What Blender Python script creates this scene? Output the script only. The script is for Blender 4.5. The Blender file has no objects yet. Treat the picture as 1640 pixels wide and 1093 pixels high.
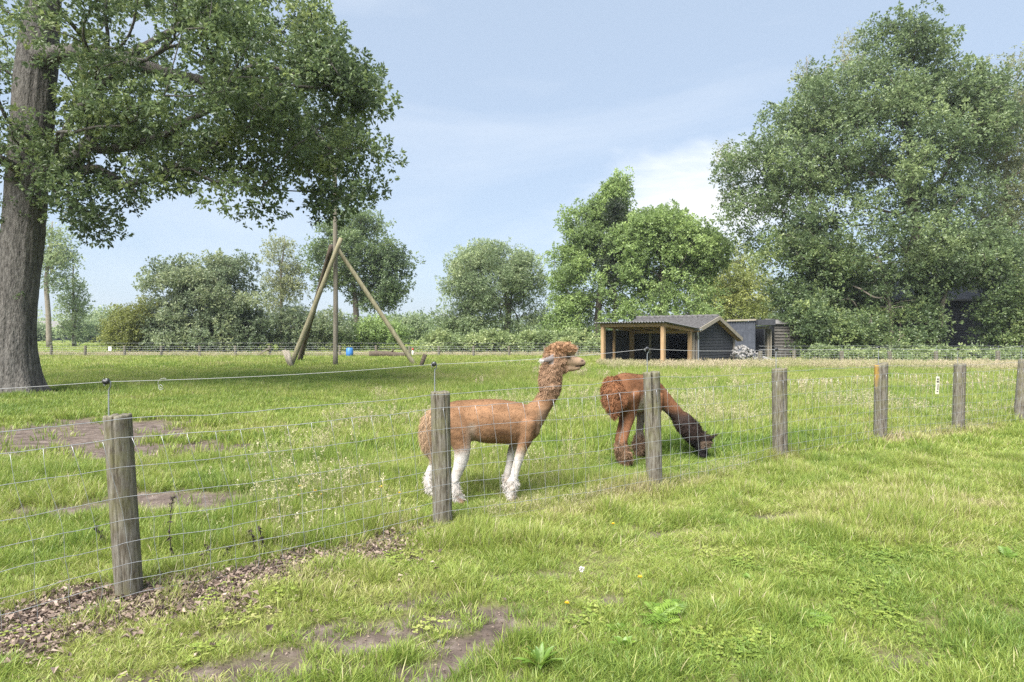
import bpy, math, random
import numpy as np
from mathutils import Vector, Matrix

rng = np.random.default_rng(7)
random.seed(7)
scene = bpy.context.scene
COL = scene.collection

# ------------------------------------------------------------------ camera
cam_d = bpy.data.cameras.new('camera')
cam_d.sensor_width = 36.0
cam_d.lens = 1000.0 / 1640.0 * 36.0
cam_d.shift_y = -0.0070
cam_d.clip_start = 0.05
cam_d.clip_end = 6000
cam = bpy.data.objects.new('camera', cam_d)
COL.objects.link(cam)
cam.location = (0, 0, 1.6)
cam.rotation_euler = (math.radians(90), 0, 0)
scene.camera = cam

# ------------------------------------------------------------------ world, sun, exposure
SUN_AZ = (-0.42, -0.78)            # where the sun stands, seen from above
SUN_EL = math.radians(54)
world = bpy.data.worlds.new('World')
scene.world = world
world.use_nodes = True
wn, wl = world.node_tree.nodes, world.node_tree.links
wn.clear()
w_out = wn.new('ShaderNodeOutputWorld')
w_bg = wn.new('ShaderNodeBackground')
w_bg.inputs['Strength'].default_value = 0.061
w_sky = wn.new('ShaderNodeTexSky')
w_sky.sky_type = 'NISHITA'
w_sky.sun_disc = False
w_sky.sun_elevation = SUN_EL
w_sky.sun_rotation = math.atan2(SUN_AZ[0], SUN_AZ[1])
w_sky.altitude = 20
w_sky.air_density = 1.0
w_sky.dust_density = 1.2
w_sky.ozone_density = 3.0
# thin high cloud: a pale veil over the whole sky, denser and whiter in drifting banks
w_tc = wn.new('ShaderNodeTexCoord')
w_map = wn.new('ShaderNodeMapping')
w_map.inputs['Scale'].default_value = (1.0, 1.0, 3.2)
w_map.inputs['Location'].default_value = (3.31, 1.72, 0.40)
w_n1 = wn.new('ShaderNodeTexNoise')
w_n1.inputs['Scale'].default_value = 1.15
w_n1.inputs['Detail'].default_value = 7
w_n1.inputs['Roughness'].default_value = 0.55
w_n1.inputs['Distortion'].default_value = 0.6
w_r1 = wn.new('ShaderNodeMapRange')
w_r1.inputs['From Min'].default_value = 0.50; w_r1.inputs['From Max'].default_value = 0.80
w_r1.inputs['To Min'].default_value = 0.0; w_r1.inputs['To Max'].default_value = 0.42
# one bright bank low in the sky beyond the shelter
w_sub = wn.new('ShaderNodeVectorMath'); w_sub.operation = 'SUBTRACT'
w_sub.inputs[1].default_value = (0.265, 0.945, 0.185)
w_sc = wn.new('ShaderNodeVectorMath'); w_sc.operation = 'MULTIPLY'
w_sc.inputs[1].default_value = (3.3, 1.0, 8.6)
w_len = wn.new('ShaderNodeVectorMath'); w_len.operation = 'LENGTH'
w_n2 = wn.new('ShaderNodeTexNoise')
w_n2.inputs['Scale'].default_value = 2.6; w_n2.inputs['Detail'].default_value = 8; w_n2.inputs['Roughness'].default_value = 0.56; w_n2.inputs['Distortion'].default_value = 0.5
w_add = wn.new('ShaderNodeMath'); w_add.operation = 'MULTIPLY_ADD'; w_add.inputs[1].default_value = 2.0
w_bank = wn.new('ShaderNodeMapRange'); w_bank.interpolation_type = 'SMOOTHSTEP'
w_bank.inputs['From Min'].default_value = 1.88; w_bank.inputs['From Max'].default_value = 1.0
w_max = wn.new('ShaderNodeMath'); w_max.operation = 'MAXIMUM'
w_veil = wn.new('ShaderNodeMix'); w_veil.data_type = 'RGBA'
w_veil.inputs['Factor'].default_value = 0.70
w_veil.inputs['B'].default_value = (3.45, 4.15, 5.05, 1)
w_cl = wn.new('ShaderNodeMix'); w_cl.data_type = 'RGBA'
w_cl.inputs['B'].default_value = (6.3, 6.45, 6.6, 1)
wl.new(w_tc.outputs['Generated'], w_map.inputs['Vector'])
wl.new(w_map.outputs['Vector'], w_n1.inputs['Vector'])
wl.new(w_n1.outputs['Fac'], w_r1.inputs['Value'])
wl.new(w_tc.outputs['Generated'], w_sub.inputs[0]); wl.new(w_sub.outputs['Vector'], w_sc.inputs[0]); wl.new(w_sc.outputs['Vector'], w_len.inputs[0])
wl.new(w_map.outputs['Vector'], w_n2.inputs['Vector'])
wl.new(w_n2.outputs['Fac'], w_add.inputs[0]); wl.new(w_len.outputs['Value'], w_add.inputs[2])
wl.new(w_add.outputs['Value'], w_bank.inputs['Value'])
wl.new(w_r1.outputs['Result'], w_max.inputs[0]); wl.new(w_bank.outputs['Result'], w_max.inputs[1])
wl.new(w_sky.outputs['Color'], w_veil.inputs['A'])
wl.new(w_veil.outputs['Result'], w_cl.inputs['A'])
wl.new(w_max.outputs['Value'], w_cl.inputs['Factor'])
wl.new(w_cl.outputs['Result'], w_bg.inputs['Color'])
wl.new(w_bg.outputs['Background'], w_out.inputs['Surface'])

sun_d = bpy.data.lights.new('sun', 'SUN')
sun_d.energy = 3.9
sun_d.angle = math.radians(45)
sun_d.color = (1.0, 0.965, 0.91)
sun = bpy.data.objects.new('sun', sun_d)
COL.objects.link(sun)
_l = math.hypot(*SUN_AZ)
_sd = Vector((SUN_AZ[0] / _l * math.cos(SUN_EL), SUN_AZ[1] / _l * math.cos(SUN_EL), math.sin(SUN_EL)))
sun.rotation_euler = (-_sd).to_track_quat('-Z', 'Y').to_euler()
sun.location = _sd * 60

scene.view_settings.view_transform = 'Standard'
scene.view_settings.look = 'None'
scene.view_settings.gamma = 1
scene.view_settings.use_curve_mapping = False
scene.view_settings.exposure = 1.64
scene.cycles.max_bounces = 5
scene.cycles.diffuse_bounces = 3
scene.cycles.transmission_bounces = 3
scene.cycles.transparent_max_bounces = 5
scene.cycles.use_denoising = False      # leaf and grass detail stays crisp, the grain is finer than a level or two
scene.cycles.caustics_reflective = False
scene.cycles.caustics_refractive = False

# ------------------------------------------------------------------ noise
def _hash(ix, iy, iz, s):
    h = (ix.astype(np.int64) * 374761393 + iy.astype(np.int64) * 668265263 + iz.astype(np.int64) * 1442695041 + s * 974634777) & 0xFFFFFFFF
    h = ((h ^ (h >> 13)) * 1274126177) & 0xFFFFFFFF
    h = ((h ^ (h >> 16)) * 2246822519) & 0xFFFFFFFF
    h = h ^ (h >> 15)
    return (h & 0xFFFFFF) / float(0xFFFFFF) * 2 - 1

def vnoise(p, seed=0):
    p = np.asarray(p, float)
    i = np.floor(p).astype(np.int64)
    f = p - i
    f = f * f * (3 - 2 * f)
    r = 0
    for a in (0, 1):
        for b in (0, 1):
            for c in (0, 1):
                w = (f[:, 0] if a else 1 - f[:, 0]) * (f[:, 1] if b else 1 - f[:, 1]) * (f[:, 2] if c else 1 - f[:, 2])
                r = r + w * _hash(i[:, 0] + a, i[:, 1] + b, i[:, 2] + c, seed)
    return r

def fbm(p, oct=3, seed=0):
    r, a, t = 0, 1.0, 0
    p = np.asarray(p, float)
    for k in range(oct):
        r = r + a * vnoise(p * (2.03 ** k), seed + k)
        t += a
        a *= 0.5
    return r / t

def n2(x, y, f, oct=2, seed=0):
    x = np.asarray(x, float); y = np.asarray(y, float)
    return fbm(np.stack([x.ravel() * f, y.ravel() * f, np.zeros(x.size)], 1), oct, seed).reshape(x.shape)

# ------------------------------------------------------------------ mesh helpers
def make_mesh(name, V, F, mat=None, smooth=True, attrs=None):
    """F: a list of index arrays, each (n,3) or (n,4)."""
    me = bpy.data.meshes.new(name)
    V = np.asarray(V, np.float32)
    if isinstance(F, np.ndarray):
        F = [F]
    F = [np.asarray(f, np.int32) for f in F if len(f)]
    me.vertices.add(len(V))
    me.vertices.foreach_set('co', V.ravel())
    nl = sum(f.size for f in F)
    npoly = sum(len(f) for f in F)
    if npoly:
        me.loops.add(nl)
        me.loops.foreach_set('vertex_index', np.concatenate([f.ravel() for f in F]))
        me.polygons.add(npoly)
        sizes = np.concatenate([np.full(len(f), f.shape[1]) for f in F])
        starts = np.concatenate([[0], np.cumsum(sizes)[:-1]]).astype(np.int32)
        me.polygons.foreach_set('loop_start', starts)
        me.polygons.foreach_set('use_smooth', np.full(npoly, bool(smooth)))
    if attrs:
        for k, a in attrs.items():
            a = np.asarray(a, np.float32)
            if a.ndim == 1:
                at = me.attributes.new(k, 'FLOAT', 'POINT'); at.data.foreach_set('value', a)
            elif a.shape[1] == 3:
                at = me.attributes.new(k, 'FLOAT_VECTOR', 'POINT'); at.data.foreach_set('vector', a.ravel())
            else:
                at = me.attributes.new(k, 'FLOAT_COLOR', 'POINT'); at.data.foreach_set('color', a.ravel())
    me.update(calc_edges=True)
    if mat is not None:
        me.materials.append(mat)
    return me

def link(name, data, parent=None, loc=None, rotz=None):
    o = bpy.data.objects.new(name, data)
    COL.objects.link(o)
    if parent is not None:
        o.parent = parent
    if loc is not None:
        o.location = loc
    if rotz is not None:
        o.rotation_euler = (0, 0, rotz)
    return o

def tag(o, label=None, cat=None, group=None, kind=None):
    if label: o['label'] = label
    if cat: o['category'] = cat
    if group: o['group'] = group
    if kind: o['kind'] = kind
    return o

def thing(name, label, cat, loc=(0, 0, 0), rotz=0, group=None):
    return tag(link(name, None, None, loc, rotz), label, cat, group)

class MB:
    """collects vertices and faces of one mesh"""
    def __init__(self):
        self.V = []; self.Q = []; self.T = []; self.n = 0; self.A = []
    def add(self, V, Q=None, T=None, a=None):
        V = np.asarray(V, float)
        self.V.append(V)
        if Q is not None and len(Q): self.Q.append(np.asarray(Q, int) + self.n)
        if T is not None and len(T): self.T.append(np.asarray(T, int) + self.n)
        if a is not None: self.A.append(np.full(len(V), a) if np.isscalar(a) else np.asarray(a))
        self.n += len(V)
        return self
    def box(self, c, s, M=None):
        c = np.array(c, float); s = np.array(s, float) / 2
        V = np.array([[x, y, z] for x in (-1, 1) for y in (-1, 1) for z in (-1, 1)]) * s + c
        if M is not None: V = V @ np.array(M).T
        Q = [[0, 1, 3, 2], [4, 6, 7, 5], [0, 4, 5, 1], [2, 3, 7, 6], [0, 2, 6, 4], [1, 5, 7, 3]]
        return self.add(V, Q)
    def bar(self, p0, p1, w, h, up=(0, 0, 1)):
        """a squared timber from p0 to p1, w across, h along up"""
        p0 = np.array(p0, float); p1 = np.array(p1, float)
        d = p1 - p0; d /= np.linalg.norm(d)
        s = np.cross(d, up); s /= np.linalg.norm(s)
        u = np.cross(s, d)
        V = [p + a * s * w / 2 + b * u * h / 2 for p in (p0, p1) for a, b in ((-1, -1), (1, -1), (1, 1), (-1, 1))]
        return self.add(V, [[3, 2, 1, 0], [4, 5, 6, 7], [0, 1, 5, 4], [1, 2, 6, 5], [2, 3, 7, 6], [3, 0, 4, 7]])
    def tube(self, P, R, n=6, cap=True, a=None):
        V, Q, T = tube_arrays(P, R, n, cap)
        return self.add(V, Q, T, a)
    def prism(self, poly, ex):
        """polygon (n,3) pushed along ex"""
        poly = np.array(poly, float); ex = np.array(ex, float); n = len(poly)
        V = np.concatenate([poly, poly + ex])
        Q = [[i, (i + 1) % n, n + (i + 1) % n, n + i] for i in range(n)]
        T = [[0, i + 1, i] for i in range(1, n - 1)] + [[n, n + i, n + i + 1] for i in range(1, n - 1)]
        return self.add(V, Q, T)
    def mesh(self, name, mat=None, smooth=False, attr=None):
        V = np.concatenate(self.V) if self.V else np.zeros((0, 3))
        F = []
        if self.Q: F.append(np.concatenate(self.Q))
        if self.T: F.append(np.concatenate(self.T))
        at = None
        if attr and self.A: at = {attr: np.concatenate(self.A)}
        return make_mesh(name, V, F, mat, smooth, at)
    def obj(self, name, mat=None, parent=None, smooth=False, attr=None):
        return link(name, self.mesh(name, mat, smooth, attr), parent)

def frames(P):
    P = np.asarray(P, float)
    if len(P) < 40:
        # short strands: one fixed reference does, no need to carry the frame along
        D = np.gradient(P, axis=0); D /= np.linalg.norm(D, axis=1, keepdims=True) + 1e-12
        d = P[-1] - P[0]; ref = np.zeros(3); ref[int(np.argmin(np.abs(d)))] = 1.0
        S = np.cross(D, ref); S /= np.linalg.norm(S, axis=1, keepdims=True) + 1e-9
        return D, S, np.cross(S, D)
    D = np.gradient(P, axis=0)
    D /= np.linalg.norm(D, axis=1, keepdims=True) + 1e-12
    ref = np.array([0, 0, 1.0]) if abs(D[0, 2]) < 0.9 else np.array([0, 1.0, 0])
    S = np.zeros_like(P); U = np.zeros_like(P)
    for i in range(len(P)):
        s = np.cross(D[i], ref)
        if np.linalg.norm(s) < 1e-6: s = np.array([1.0, 0, 0])
        s /= np.linalg.norm(s)
        u = np.cross(s, D[i])
        S[i] = s; U[i] = u; ref = u
    return D, S, U

def tube_arrays(P, R, n=6, cap=True):
    P = np.asarray(P, float); m = len(P)
    R = np.broadcast_to(np.asarray(R, float), (m,))
    D, S, U = frames(P)
    t = np.arange(n) / n * 2 * np.pi
    V = (P[:, None, :] + R[:, None, None] * (np.cos(t)[None, :, None] * S[:, None, :] + np.sin(t)[None, :, None] * U[:, None, :])).reshape(-1, 3)
    i = np.arange(m - 1)[:, None] * n; j = np.arange(n)[None, :]; k = (j + 1) % n
    Q = np.stack([i + j, i + k, i + n + k, i + n + j], -1).reshape(-1, 4)
    T = []
    if cap:
        T = [[0, q + 1, q] for q in range(1, n - 1)] + [[(m - 1) * n, (m - 1) * n + q, (m - 1) * n + q + 1] for q in range(1, n - 1)]
    return V, Q, np.array(T, int).reshape(-1, 3)

def loft(secs, n=20):
    """secs: (point, half_up, half_side) along a path -> closed elliptical loft with rounded ends"""
    P = np.array([s[0] for s in secs], float)
    a = np.array([s[1] for s in secs], float); b = np.array([s[2] for s in secs], float)
    # round the ends
    d0 = P[0] - P[1]; d0 /= np.linalg.norm(d0); d1 = P[-1] - P[-2]; d1 /= np.linalg.norm(d1)
    P2 = [P[0] + d0 * min(a[0], b[0]) * 0.75, P[0] + d0 * min(a[0], b[0]) * 0.5] + list(P) + [P[-1] + d1 * min(a[-1], b[-1]) * 0.5, P[-1] + d1 * min(a[-1], b[-1]) * 0.75]
    a = np.array([a[0] * .25, a[0] * .7] + list(a) + [a[-1] * .7, a[-1] * .25])
    b = np.array([b[0] * .25, b[0] * .7] + list(b) + [b[-1] * .7, b[-1] * .25])
    P = np.array(P2)
    # resample smoothly
    m = len(P); ts = np.linspace(0, m - 1, m * 4)
    def cr(X):
        X = np.asarray(X); i = np.clip(ts.astype(int), 0, m - 2); f = ts - i
        p0 = X[np.clip(i - 1, 0, m - 1)]; p1 = X[i]; p2 = X[i + 1]; p3 = X[np.clip(i + 2, 0, m - 1)]
        if X.ndim == 2: f = f[:, None]
        return 0.5 * (2 * p1 + (p2 - p0) * f + (2 * p0 - 5 * p1 + 4 * p2 - p3) * f ** 2 + (3 * p1 - p0 - 3 * p2 + p3) * f ** 3)
    P = cr(P); a = np.maximum(cr(a), .004); b = np.maximum(cr(b), .004)
    D, S, U = frames(P)
    t = np.arange(n) / n * 2 * np.pi
    V = (P[:, None, :] + b[:, None, None] * np.cos(t)[None, :, None] * S[:, None, :] + a[:, None, None] * np.sin(t)[None, :, None] * U[:, None, :]).reshape(-1, 3)
    m = len(P)
    i = np.arange(m - 1)[:, None] * n; j = np.arange(n)[None, :]; k = (j + 1) % n
    Q = np.stack([i + j, i + k, i + n + k, i + n + j], -1).reshape(-1, 4)
    T = [[0, q + 1, q] for q in range(1, n - 1)] + [[(m - 1) * n, (m - 1) * n + q, (m - 1) * n + q + 1] for q in range(1, n - 1)]
    return V, Q, np.array(T)

def smooth_path(P, k=4):
    P = np.asarray(P, float); m = len(P)
    ts = np.linspace(0, m - 1, (m - 1) * k + 1)
    i = np.clip(ts.astype(int), 0, m - 2); f = (ts - i)[:, None] if P.ndim == 2 else ts - i
    p0 = P[np.clip(i - 1, 0, m - 1)]; p1 = P[i]; p2 = P[i + 1]; p3 = P[np.clip(i + 2, 0, m - 1)]
    return 0.5 * (2 * p1 + (p2 - p0) * f + (2 * p0 - 5 * p1 + 4 * p2 - p3) * f ** 2 + (3 * p1 - p0 - 3 * p2 + p3) * f ** 3)

def unit(v):
    return v / (np.linalg.norm(v, axis=-1, keepdims=True) + 1e-9)

# survey notes: a bearing and drop read off the photograph turned into metres at a known depth
def at(px, py, Y):
    return np.array([(px - 820) * Y / 1000.0, Y, 1.6 - (py - 535) * Y / 1000.0])

# ------------------------------------------------------------------ materials
def new_mat(name):
    m = bpy.data.materials.new(name)
    m.use_nodes = True
    nt = m.node_tree
    return m, nt.nodes, nt.links, nt.nodes['Principled BSDF'], nt.nodes['Material Output']

def ramp(nodes, stops):
    r = nodes.new('ShaderNodeValToRGB')
    el = r.color_ramp.elements
    while len(el) < len(stops): el.new(0.5)
    for e, (p, c) in zip(el, stops):
        e.position = p; e.color = (*c, 1)
    return r

def mat_leaf(name, dark, mid, light, trans=0.42, rough=0.42):
    m, N, L, B, O = new_mat(name)
    a = N.new('ShaderNodeAttribute'); a.attribute_name = 'tint'
    r = ramp(N, [(0.0, dark), (0.5, mid), (1.0, light)])
    L.new(a.outputs['Fac'], r.inputs['Fac'])
    L.new(r.outputs['Color'], B.inputs['Base Color'])
    B.inputs['Roughness'].default_value = rough
    B.inputs['Specular IOR Level'].default_value = 0.55
    t = N.new('ShaderNodeBsdfTranslucent')
    hs = N.new('ShaderNodeHueSaturation'); hs.inputs['Hue'].default_value = 0.49; hs.inputs['Value'].default_value = 1.25
    L.new(r.outputs['Color'], hs.inputs['Color']); L.new(hs.outputs['Color'], t.inputs['Color'])
    mx = N.new('ShaderNodeMixShader'); mx.inputs['Fac'].default_value = trans
    L.new(B.outputs['BSDF'], mx.inputs[1]); L.new(t.outputs['BSDF'], mx.inputs[2])
    L.new(mx.outputs['Shader'], O.inputs['Surface'])
    return m

def mat_grass(name, stops, trans=0.35):
    m, N, L, B, O = new_mat(name)
    a = N.new('ShaderNodeAttribute'); a.attribute_type = 'INSTANCER'; a.attribute_name = 'tint'
    b = N.new('ShaderNodeAttribute'); b.attribute_name = 'br'
    ma = N.new('ShaderNodeMath'); ma.operation = 'MULTIPLY_ADD'
    L.new(b.outputs['Fac'], ma.inputs[0]); ma.inputs[1].default_value = 0.30
    L.new(a.outputs['Fac'], ma.inputs[2])
    r = ramp(N, stops)
    L.new(ma.outputs['Value'], r.inputs['Fac'])
    L.new(r.outputs['Color'], B.inputs['Base Color'])
    B.inputs['Roughness'].default_value = 0.45
    B.inputs['Specular IOR Level'].default_value = 0.4
    t = N.new('ShaderNodeBsdfTranslucent')
    L.new(r.outputs['Color'], t.inputs['Color'])
    mx = N.new('ShaderNodeMixShader'); mx.inputs['Fac'].default_value = trans
    L.new(B.outputs['BSDF'], mx.inputs[1]); L.new(t.outputs['BSDF'], mx.inputs[2])
    L.new(mx.outputs['Shader'], O.inputs['Surface'])
    return m

def mat_noise(name, stops, scale=(1, 1, 1), nscale=8, detail=8, rough=0.85, bump=0.3, bscale=None, coords='Object', spec=0.25, metal=0, bdist=0.01):
    m, N, L, B, O = new_mat(name)
    tc = N.new('ShaderNodeTexCoord'); mp = N.new('ShaderNodeMapping')
    mp.inputs['Scale'].default_value = scale
    L.new(tc.outputs[coords], mp.inputs['Vector'])
    n = N.new('ShaderNodeTexNoise'); n.inputs['Scale'].default_value = nscale; n.inputs['Detail'].default_value = detail; n.inputs['Roughness'].default_value = 0.65
    L.new(mp.outputs['Vector'], n.inputs['Vector'])
    r = ramp(N, stops)
    L.new(n.outputs['Fac'], r.inputs['Fac'])
    L.new(r.outputs['Color'], B.inputs['Base Color'])
    B.inputs['Roughness'].default_value = rough
    B.inputs['Specular IOR Level'].default_value = spec
    B.inputs['Metallic'].default_value = metal
    if bump:
        nb = N.new('ShaderNodeTexNoise'); nb.inputs['Scale'].default_value = bscale or nscale * 3; nb.inputs['Detail'].default_value = 6
        L.new(mp.outputs['Vector'], nb.inputs['Vector'])
        bp = N.new('ShaderNodeBump'); bp.inputs['Strength'].default_value = bump; bp.inputs['Distance'].default_value = bdist
        L.new(nb.outputs['Fac'], bp.inputs['Height'])
        L.new(bp.outputs['Normal'], B.inputs['Normal'])
    return m

def mat_attr_color(name, attr='col', rough=0.8, spec=0.2):
    m, N, L, B, O = new_mat(name)
    a = N.new('ShaderNodeAttribute'); a.attribute_name = attr
    L.new(a.outputs['Color'], B.inputs['Base Color'])
    B.inputs['Roughness'].default_value = rough
    B.inputs['Specular IOR Level'].default_value = spec
    return m

def mat_plain(name, c, rough=0.5, metal=0, spec=0.5):
    return mat_noise(name, [(0.3, tuple(x * 0.88 for x in c)), (0.7, tuple(min(1, x * 1.1) for x in c))], nscale=14, rough=rough, bump=0.05, metal=metal, spec=spec)

M = {}
M['oak_leaf'] = mat_leaf('oak_leaf', (0.063, 0.098, 0.044), (0.140, 0.202, 0.083), (0.301, 0.364, 0.134))
M['oak_leaf2'] = mat_leaf('pedunculate_leaf', (0.084, 0.126, 0.061), (0.172, 0.238, 0.107), (0.306, 0.377, 0.168))
M['birch_leaf'] = mat_leaf('birch_leaf', (0.152, 0.182, 0.091), (0.260, 0.289, 0.153), (0.389, 0.409, 0.218))
M['bush_leaf'] = mat_leaf('bush_leaf', (0.094, 0.129, 0.073), (0.187, 0.238, 0.131), (0.379, 0.417, 0.228))
M['ash_leaf'] = mat_leaf('ash_leaf', (0.143, 0.198, 0.103), (0.262, 0.331, 0.174), (0.419, 0.474, 0.246))
M['alder_leaf'] = mat_leaf('alder_leaf', (0.137, 0.198, 0.075), (0.254, 0.351, 0.125), (0.411, 0.520, 0.187))
M['lime_leaf'] = mat_leaf('pale_leaf', (0.186, 0.227, 0.073), (0.295, 0.339, 0.107), (0.456, 0.475, 0.165))
M['yellow_leaf'] = mat_leaf('yellow_leaf', (0.14, 0.165, 0.045), (0.225, 0.25, 0.065), (0.32, 0.34, 0.10))
M['ivy_leaf'] = mat_leaf('ivy_leaf', (0.030, 0.047, 0.024), (0.056, 0.082, 0.039), (0.099, 0.133, 0.065))
M['bramble_leaf'] = mat_leaf('bramble_leaf', (0.146, 0.200, 0.085), (0.269, 0.339, 0.146), (0.467, 0.514, 0.246))
M['weed_leaf'] = mat_leaf('weed_leaf', (0.10, 0.18, 0.03), (0.16, 0.27, 0.04), (0.25, 0.36, 0.06), trans=0.4)
M['litter'] = mat_leaf('dry_leaf', (0.092, 0.065, 0.05), (0.245, 0.182, 0.143), (0.44, 0.35, 0.29), trans=0.1, rough=0.7)
M['dead'] = mat_plain('dead_stalk', (0.045, 0.035, 0.028), rough=0.9)
M['oak_bark'] = mat_noise('oak_bark', [(0.30, (0.042, 0.038, 0.034)), (0.48, (0.115, 0.106, 0.095)), (0.72, (0.205, 0.192, 0.174))], scale=(7, 7, 2.2), nscale=2.6, bump=1.0, bscale=4.0, bdist=0.05, rough=0.95)
M['bark'] = mat_noise('bark', [(0.3, (0.05, 0.042, 0.033)), (0.7, (0.15, 0.13, 0.105))], scale=(3, 3, 0.6), nscale=4, bump=0.6, bdist=0.03, rough=0.95)
M['pale_bark'] = mat_noise('pale_bark', [(0.3, (0.12, 0.10, 0.08)), (0.7, (0.30, 0.26, 0.21))], scale=(3, 3, 0.8), nscale=4, bump=0.5, bdist=0.03, rough=0.95)
M['wire'] = mat_plain('galvanised_wire', (0.42, 0.43, 0.45), rough=0.45, metal=0.6)
M['polywire'] = mat_plain('white_polywire', (0.42, 0.42, 0.42), rough=0.6)
M['black_plastic'] = mat_plain('black_plastic', (0.02, 0.02, 0.022), rough=0.45)
M['new_wood'] = mat_noise('fresh_pine', [(0.25, (0.27, 0.17, 0.085)), (0.55, (0.38, 0.255, 0.14)), (0.8, (0.46, 0.33, 0.195))], scale=(6, 6, 0.7), nscale=4, bump=0.15, rough=0.7)
M['grey_wood'] = mat_noise('grey_wood', [(0.25, (0.17, 0.145, 0.11)), (0.55, (0.30, 0.265, 0.21)), (0.8, (0.42, 0.38, 0.31))], scale=(6, 6, 0.7), nscale=4, bump=0.3, rough=0.9)
M['pole_wood'] = mat_noise('pole_wood', [(0.2, (0.09, 0.075, 0.058)), (0.5, (0.18, 0.16, 0.125)), (0.8, (0.26, 0.235, 0.19))], scale=(4, 4, 0.35), nscale=3, bump=0.3, rough=0.9)
M['mossy_pole'] = mat_noise('mossy_pole', [(0.2, (0.112, 0.100, 0.062)), (0.5, (0.231, 0.210, 0.131)), (0.8, (0.338, 0.306, 0.206))], scale=(4, 4, 0.35), nscale=3, bump=0.3, rough=0.9)
M['charcoal'] = mat_noise('charcoal_board', [(0.3, (0.030, 0.031, 0.036)), (0.7, (0.062, 0.064, 0.072))], scale=(2, 2, 6), nscale=4, bump=0.15, rough=0.7)
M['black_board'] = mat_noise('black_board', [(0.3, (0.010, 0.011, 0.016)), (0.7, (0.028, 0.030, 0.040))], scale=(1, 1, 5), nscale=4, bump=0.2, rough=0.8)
M['slate_metal'] = mat_noise('slate_metal', [(0.3, (0.055, 0.060, 0.075)), (0.7, (0.10, 0.108, 0.13))], nscale=4, bump=0.05, rough=0.5)
M['tile'] = mat_noise('roof_tile', [(0.3, (0.055, 0.052, 0.052)), (0.7, (0.135, 0.13, 0.13))], nscale=7, bump=0.3, rough=0.85)
M['corrugated'] = mat_noise('corrugated_sheet', [(0.3, (0.09, 0.09, 0.095)), (0.7, (0.19, 0.19, 0.195))], nscale=5, bump=0.2, rough=0.8)
M['zinc'] = mat_plain('zinc', (0.30, 0.32, 0.34), rough=0.4, metal=0.5)
M['stone'] = mat_noise('rubble_stone', [(0.3, (0.13, 0.125, 0.12)), (0.7, (0.34, 0.325, 0.31))], nscale=9, bump=0.5, rough=0.95)
M['blue_plastic'] = mat_plain('blue_plastic', (0.04, 0.16, 0.42), rough=0.4)
M['white_paint'] = mat_plain('white_paint', (0.72, 0.72, 0.70), rough=0.5)
M['cream_paint'] = mat_plain('cream_plastic', (0.62, 0.60, 0.47), rough=0.5)
M['red_paint'] = mat_plain('red_paint', (0.5, 0.05, 0.04), rough=0.5)
M['dark_log'] = mat_noise('dark_log', [(0.3, (0.045, 0.037, 0.028)), (0.7, (0.13, 0.10, 0.075))], scale=(3, 3, 3), nscale=4, bump=0.4, rough=0.95)
M['barn_roof'] = mat_noise('barn_roof', [(0.3, (0.12, 0.115, 0.11)), (0.7, (0.20, 0.19, 0.185))], nscale=2, bump=0.1)
M['old_board'] = mat_noise('old_board', [(0.3, (0.06, 0.054, 0.047)), (0.7, (0.14, 0.13, 0.117))], scale=(1, 6, 6), nscale=4, bump=0.3, rough=0.9)
M['glasshouse'] = mat_plain('pale_sheet', (0.35, 0.42, 0.47), rough=0.3)
M['eye'] = mat_plain('eye', (0.008, 0.006, 0.005), rough=0.1)
M['yellow_petal'] = mat_plain('yellow_petal', (0.75, 0.52, 0.02), rough=0.6)
M['seed_puff'] = mat_plain('seed_puff', (0.55, 0.53, 0.48), rough=0.9)
M['stem'] = mat_plain('green_stem', (0.14, 0.20, 0.05), rough=0.7)
M['fur'] = mat_attr_color('fur', rough=0.75, spec=0.18)
M['skin'] = mat_attr_color('coat', rough=0.9, spec=0.1)

# ------------------------------------------------------------------ the lie of the land
FENCE = np.array([[-6.30, 0.30], [-4.05, 2.05], [-2.36, 3.855], [-0.578, 5.21], [1.442, 6.32], [3.32, 7.73], [5.33, 9.04], [7.24, 10.13], [8.95, 11.03], [10.9, 12.2], [12.9, 13.3]])

def fence_y(x):
    return np.interp(x, FENCE[:, 0], FENCE[:, 1])

def gz(x, y):
    x = np.asarray(x, float); y = np.asarray(y, float)
    k = np.exp(-(np.maximum(y, 0) / 45.0) ** 2)
    return (0.022 * n2(x, y, 0.9, 2, 11) + 0.035 * n2(x, y, 0.22, 1, 12)) * k

def gz1(x, y):
    return float(gz(np.array([x]), np.array([y]))[0])

def ell(x, y, cx, cy, rx, ry, ang=0):
    c, s = math.cos(ang), math.sin(ang)
    dx, dy = x - cx, y - cy
    return np.sqrt(((dx * c + dy * s) / rx) ** 2 + ((-dx * s + dy * c) / ry) ** 2)

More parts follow.
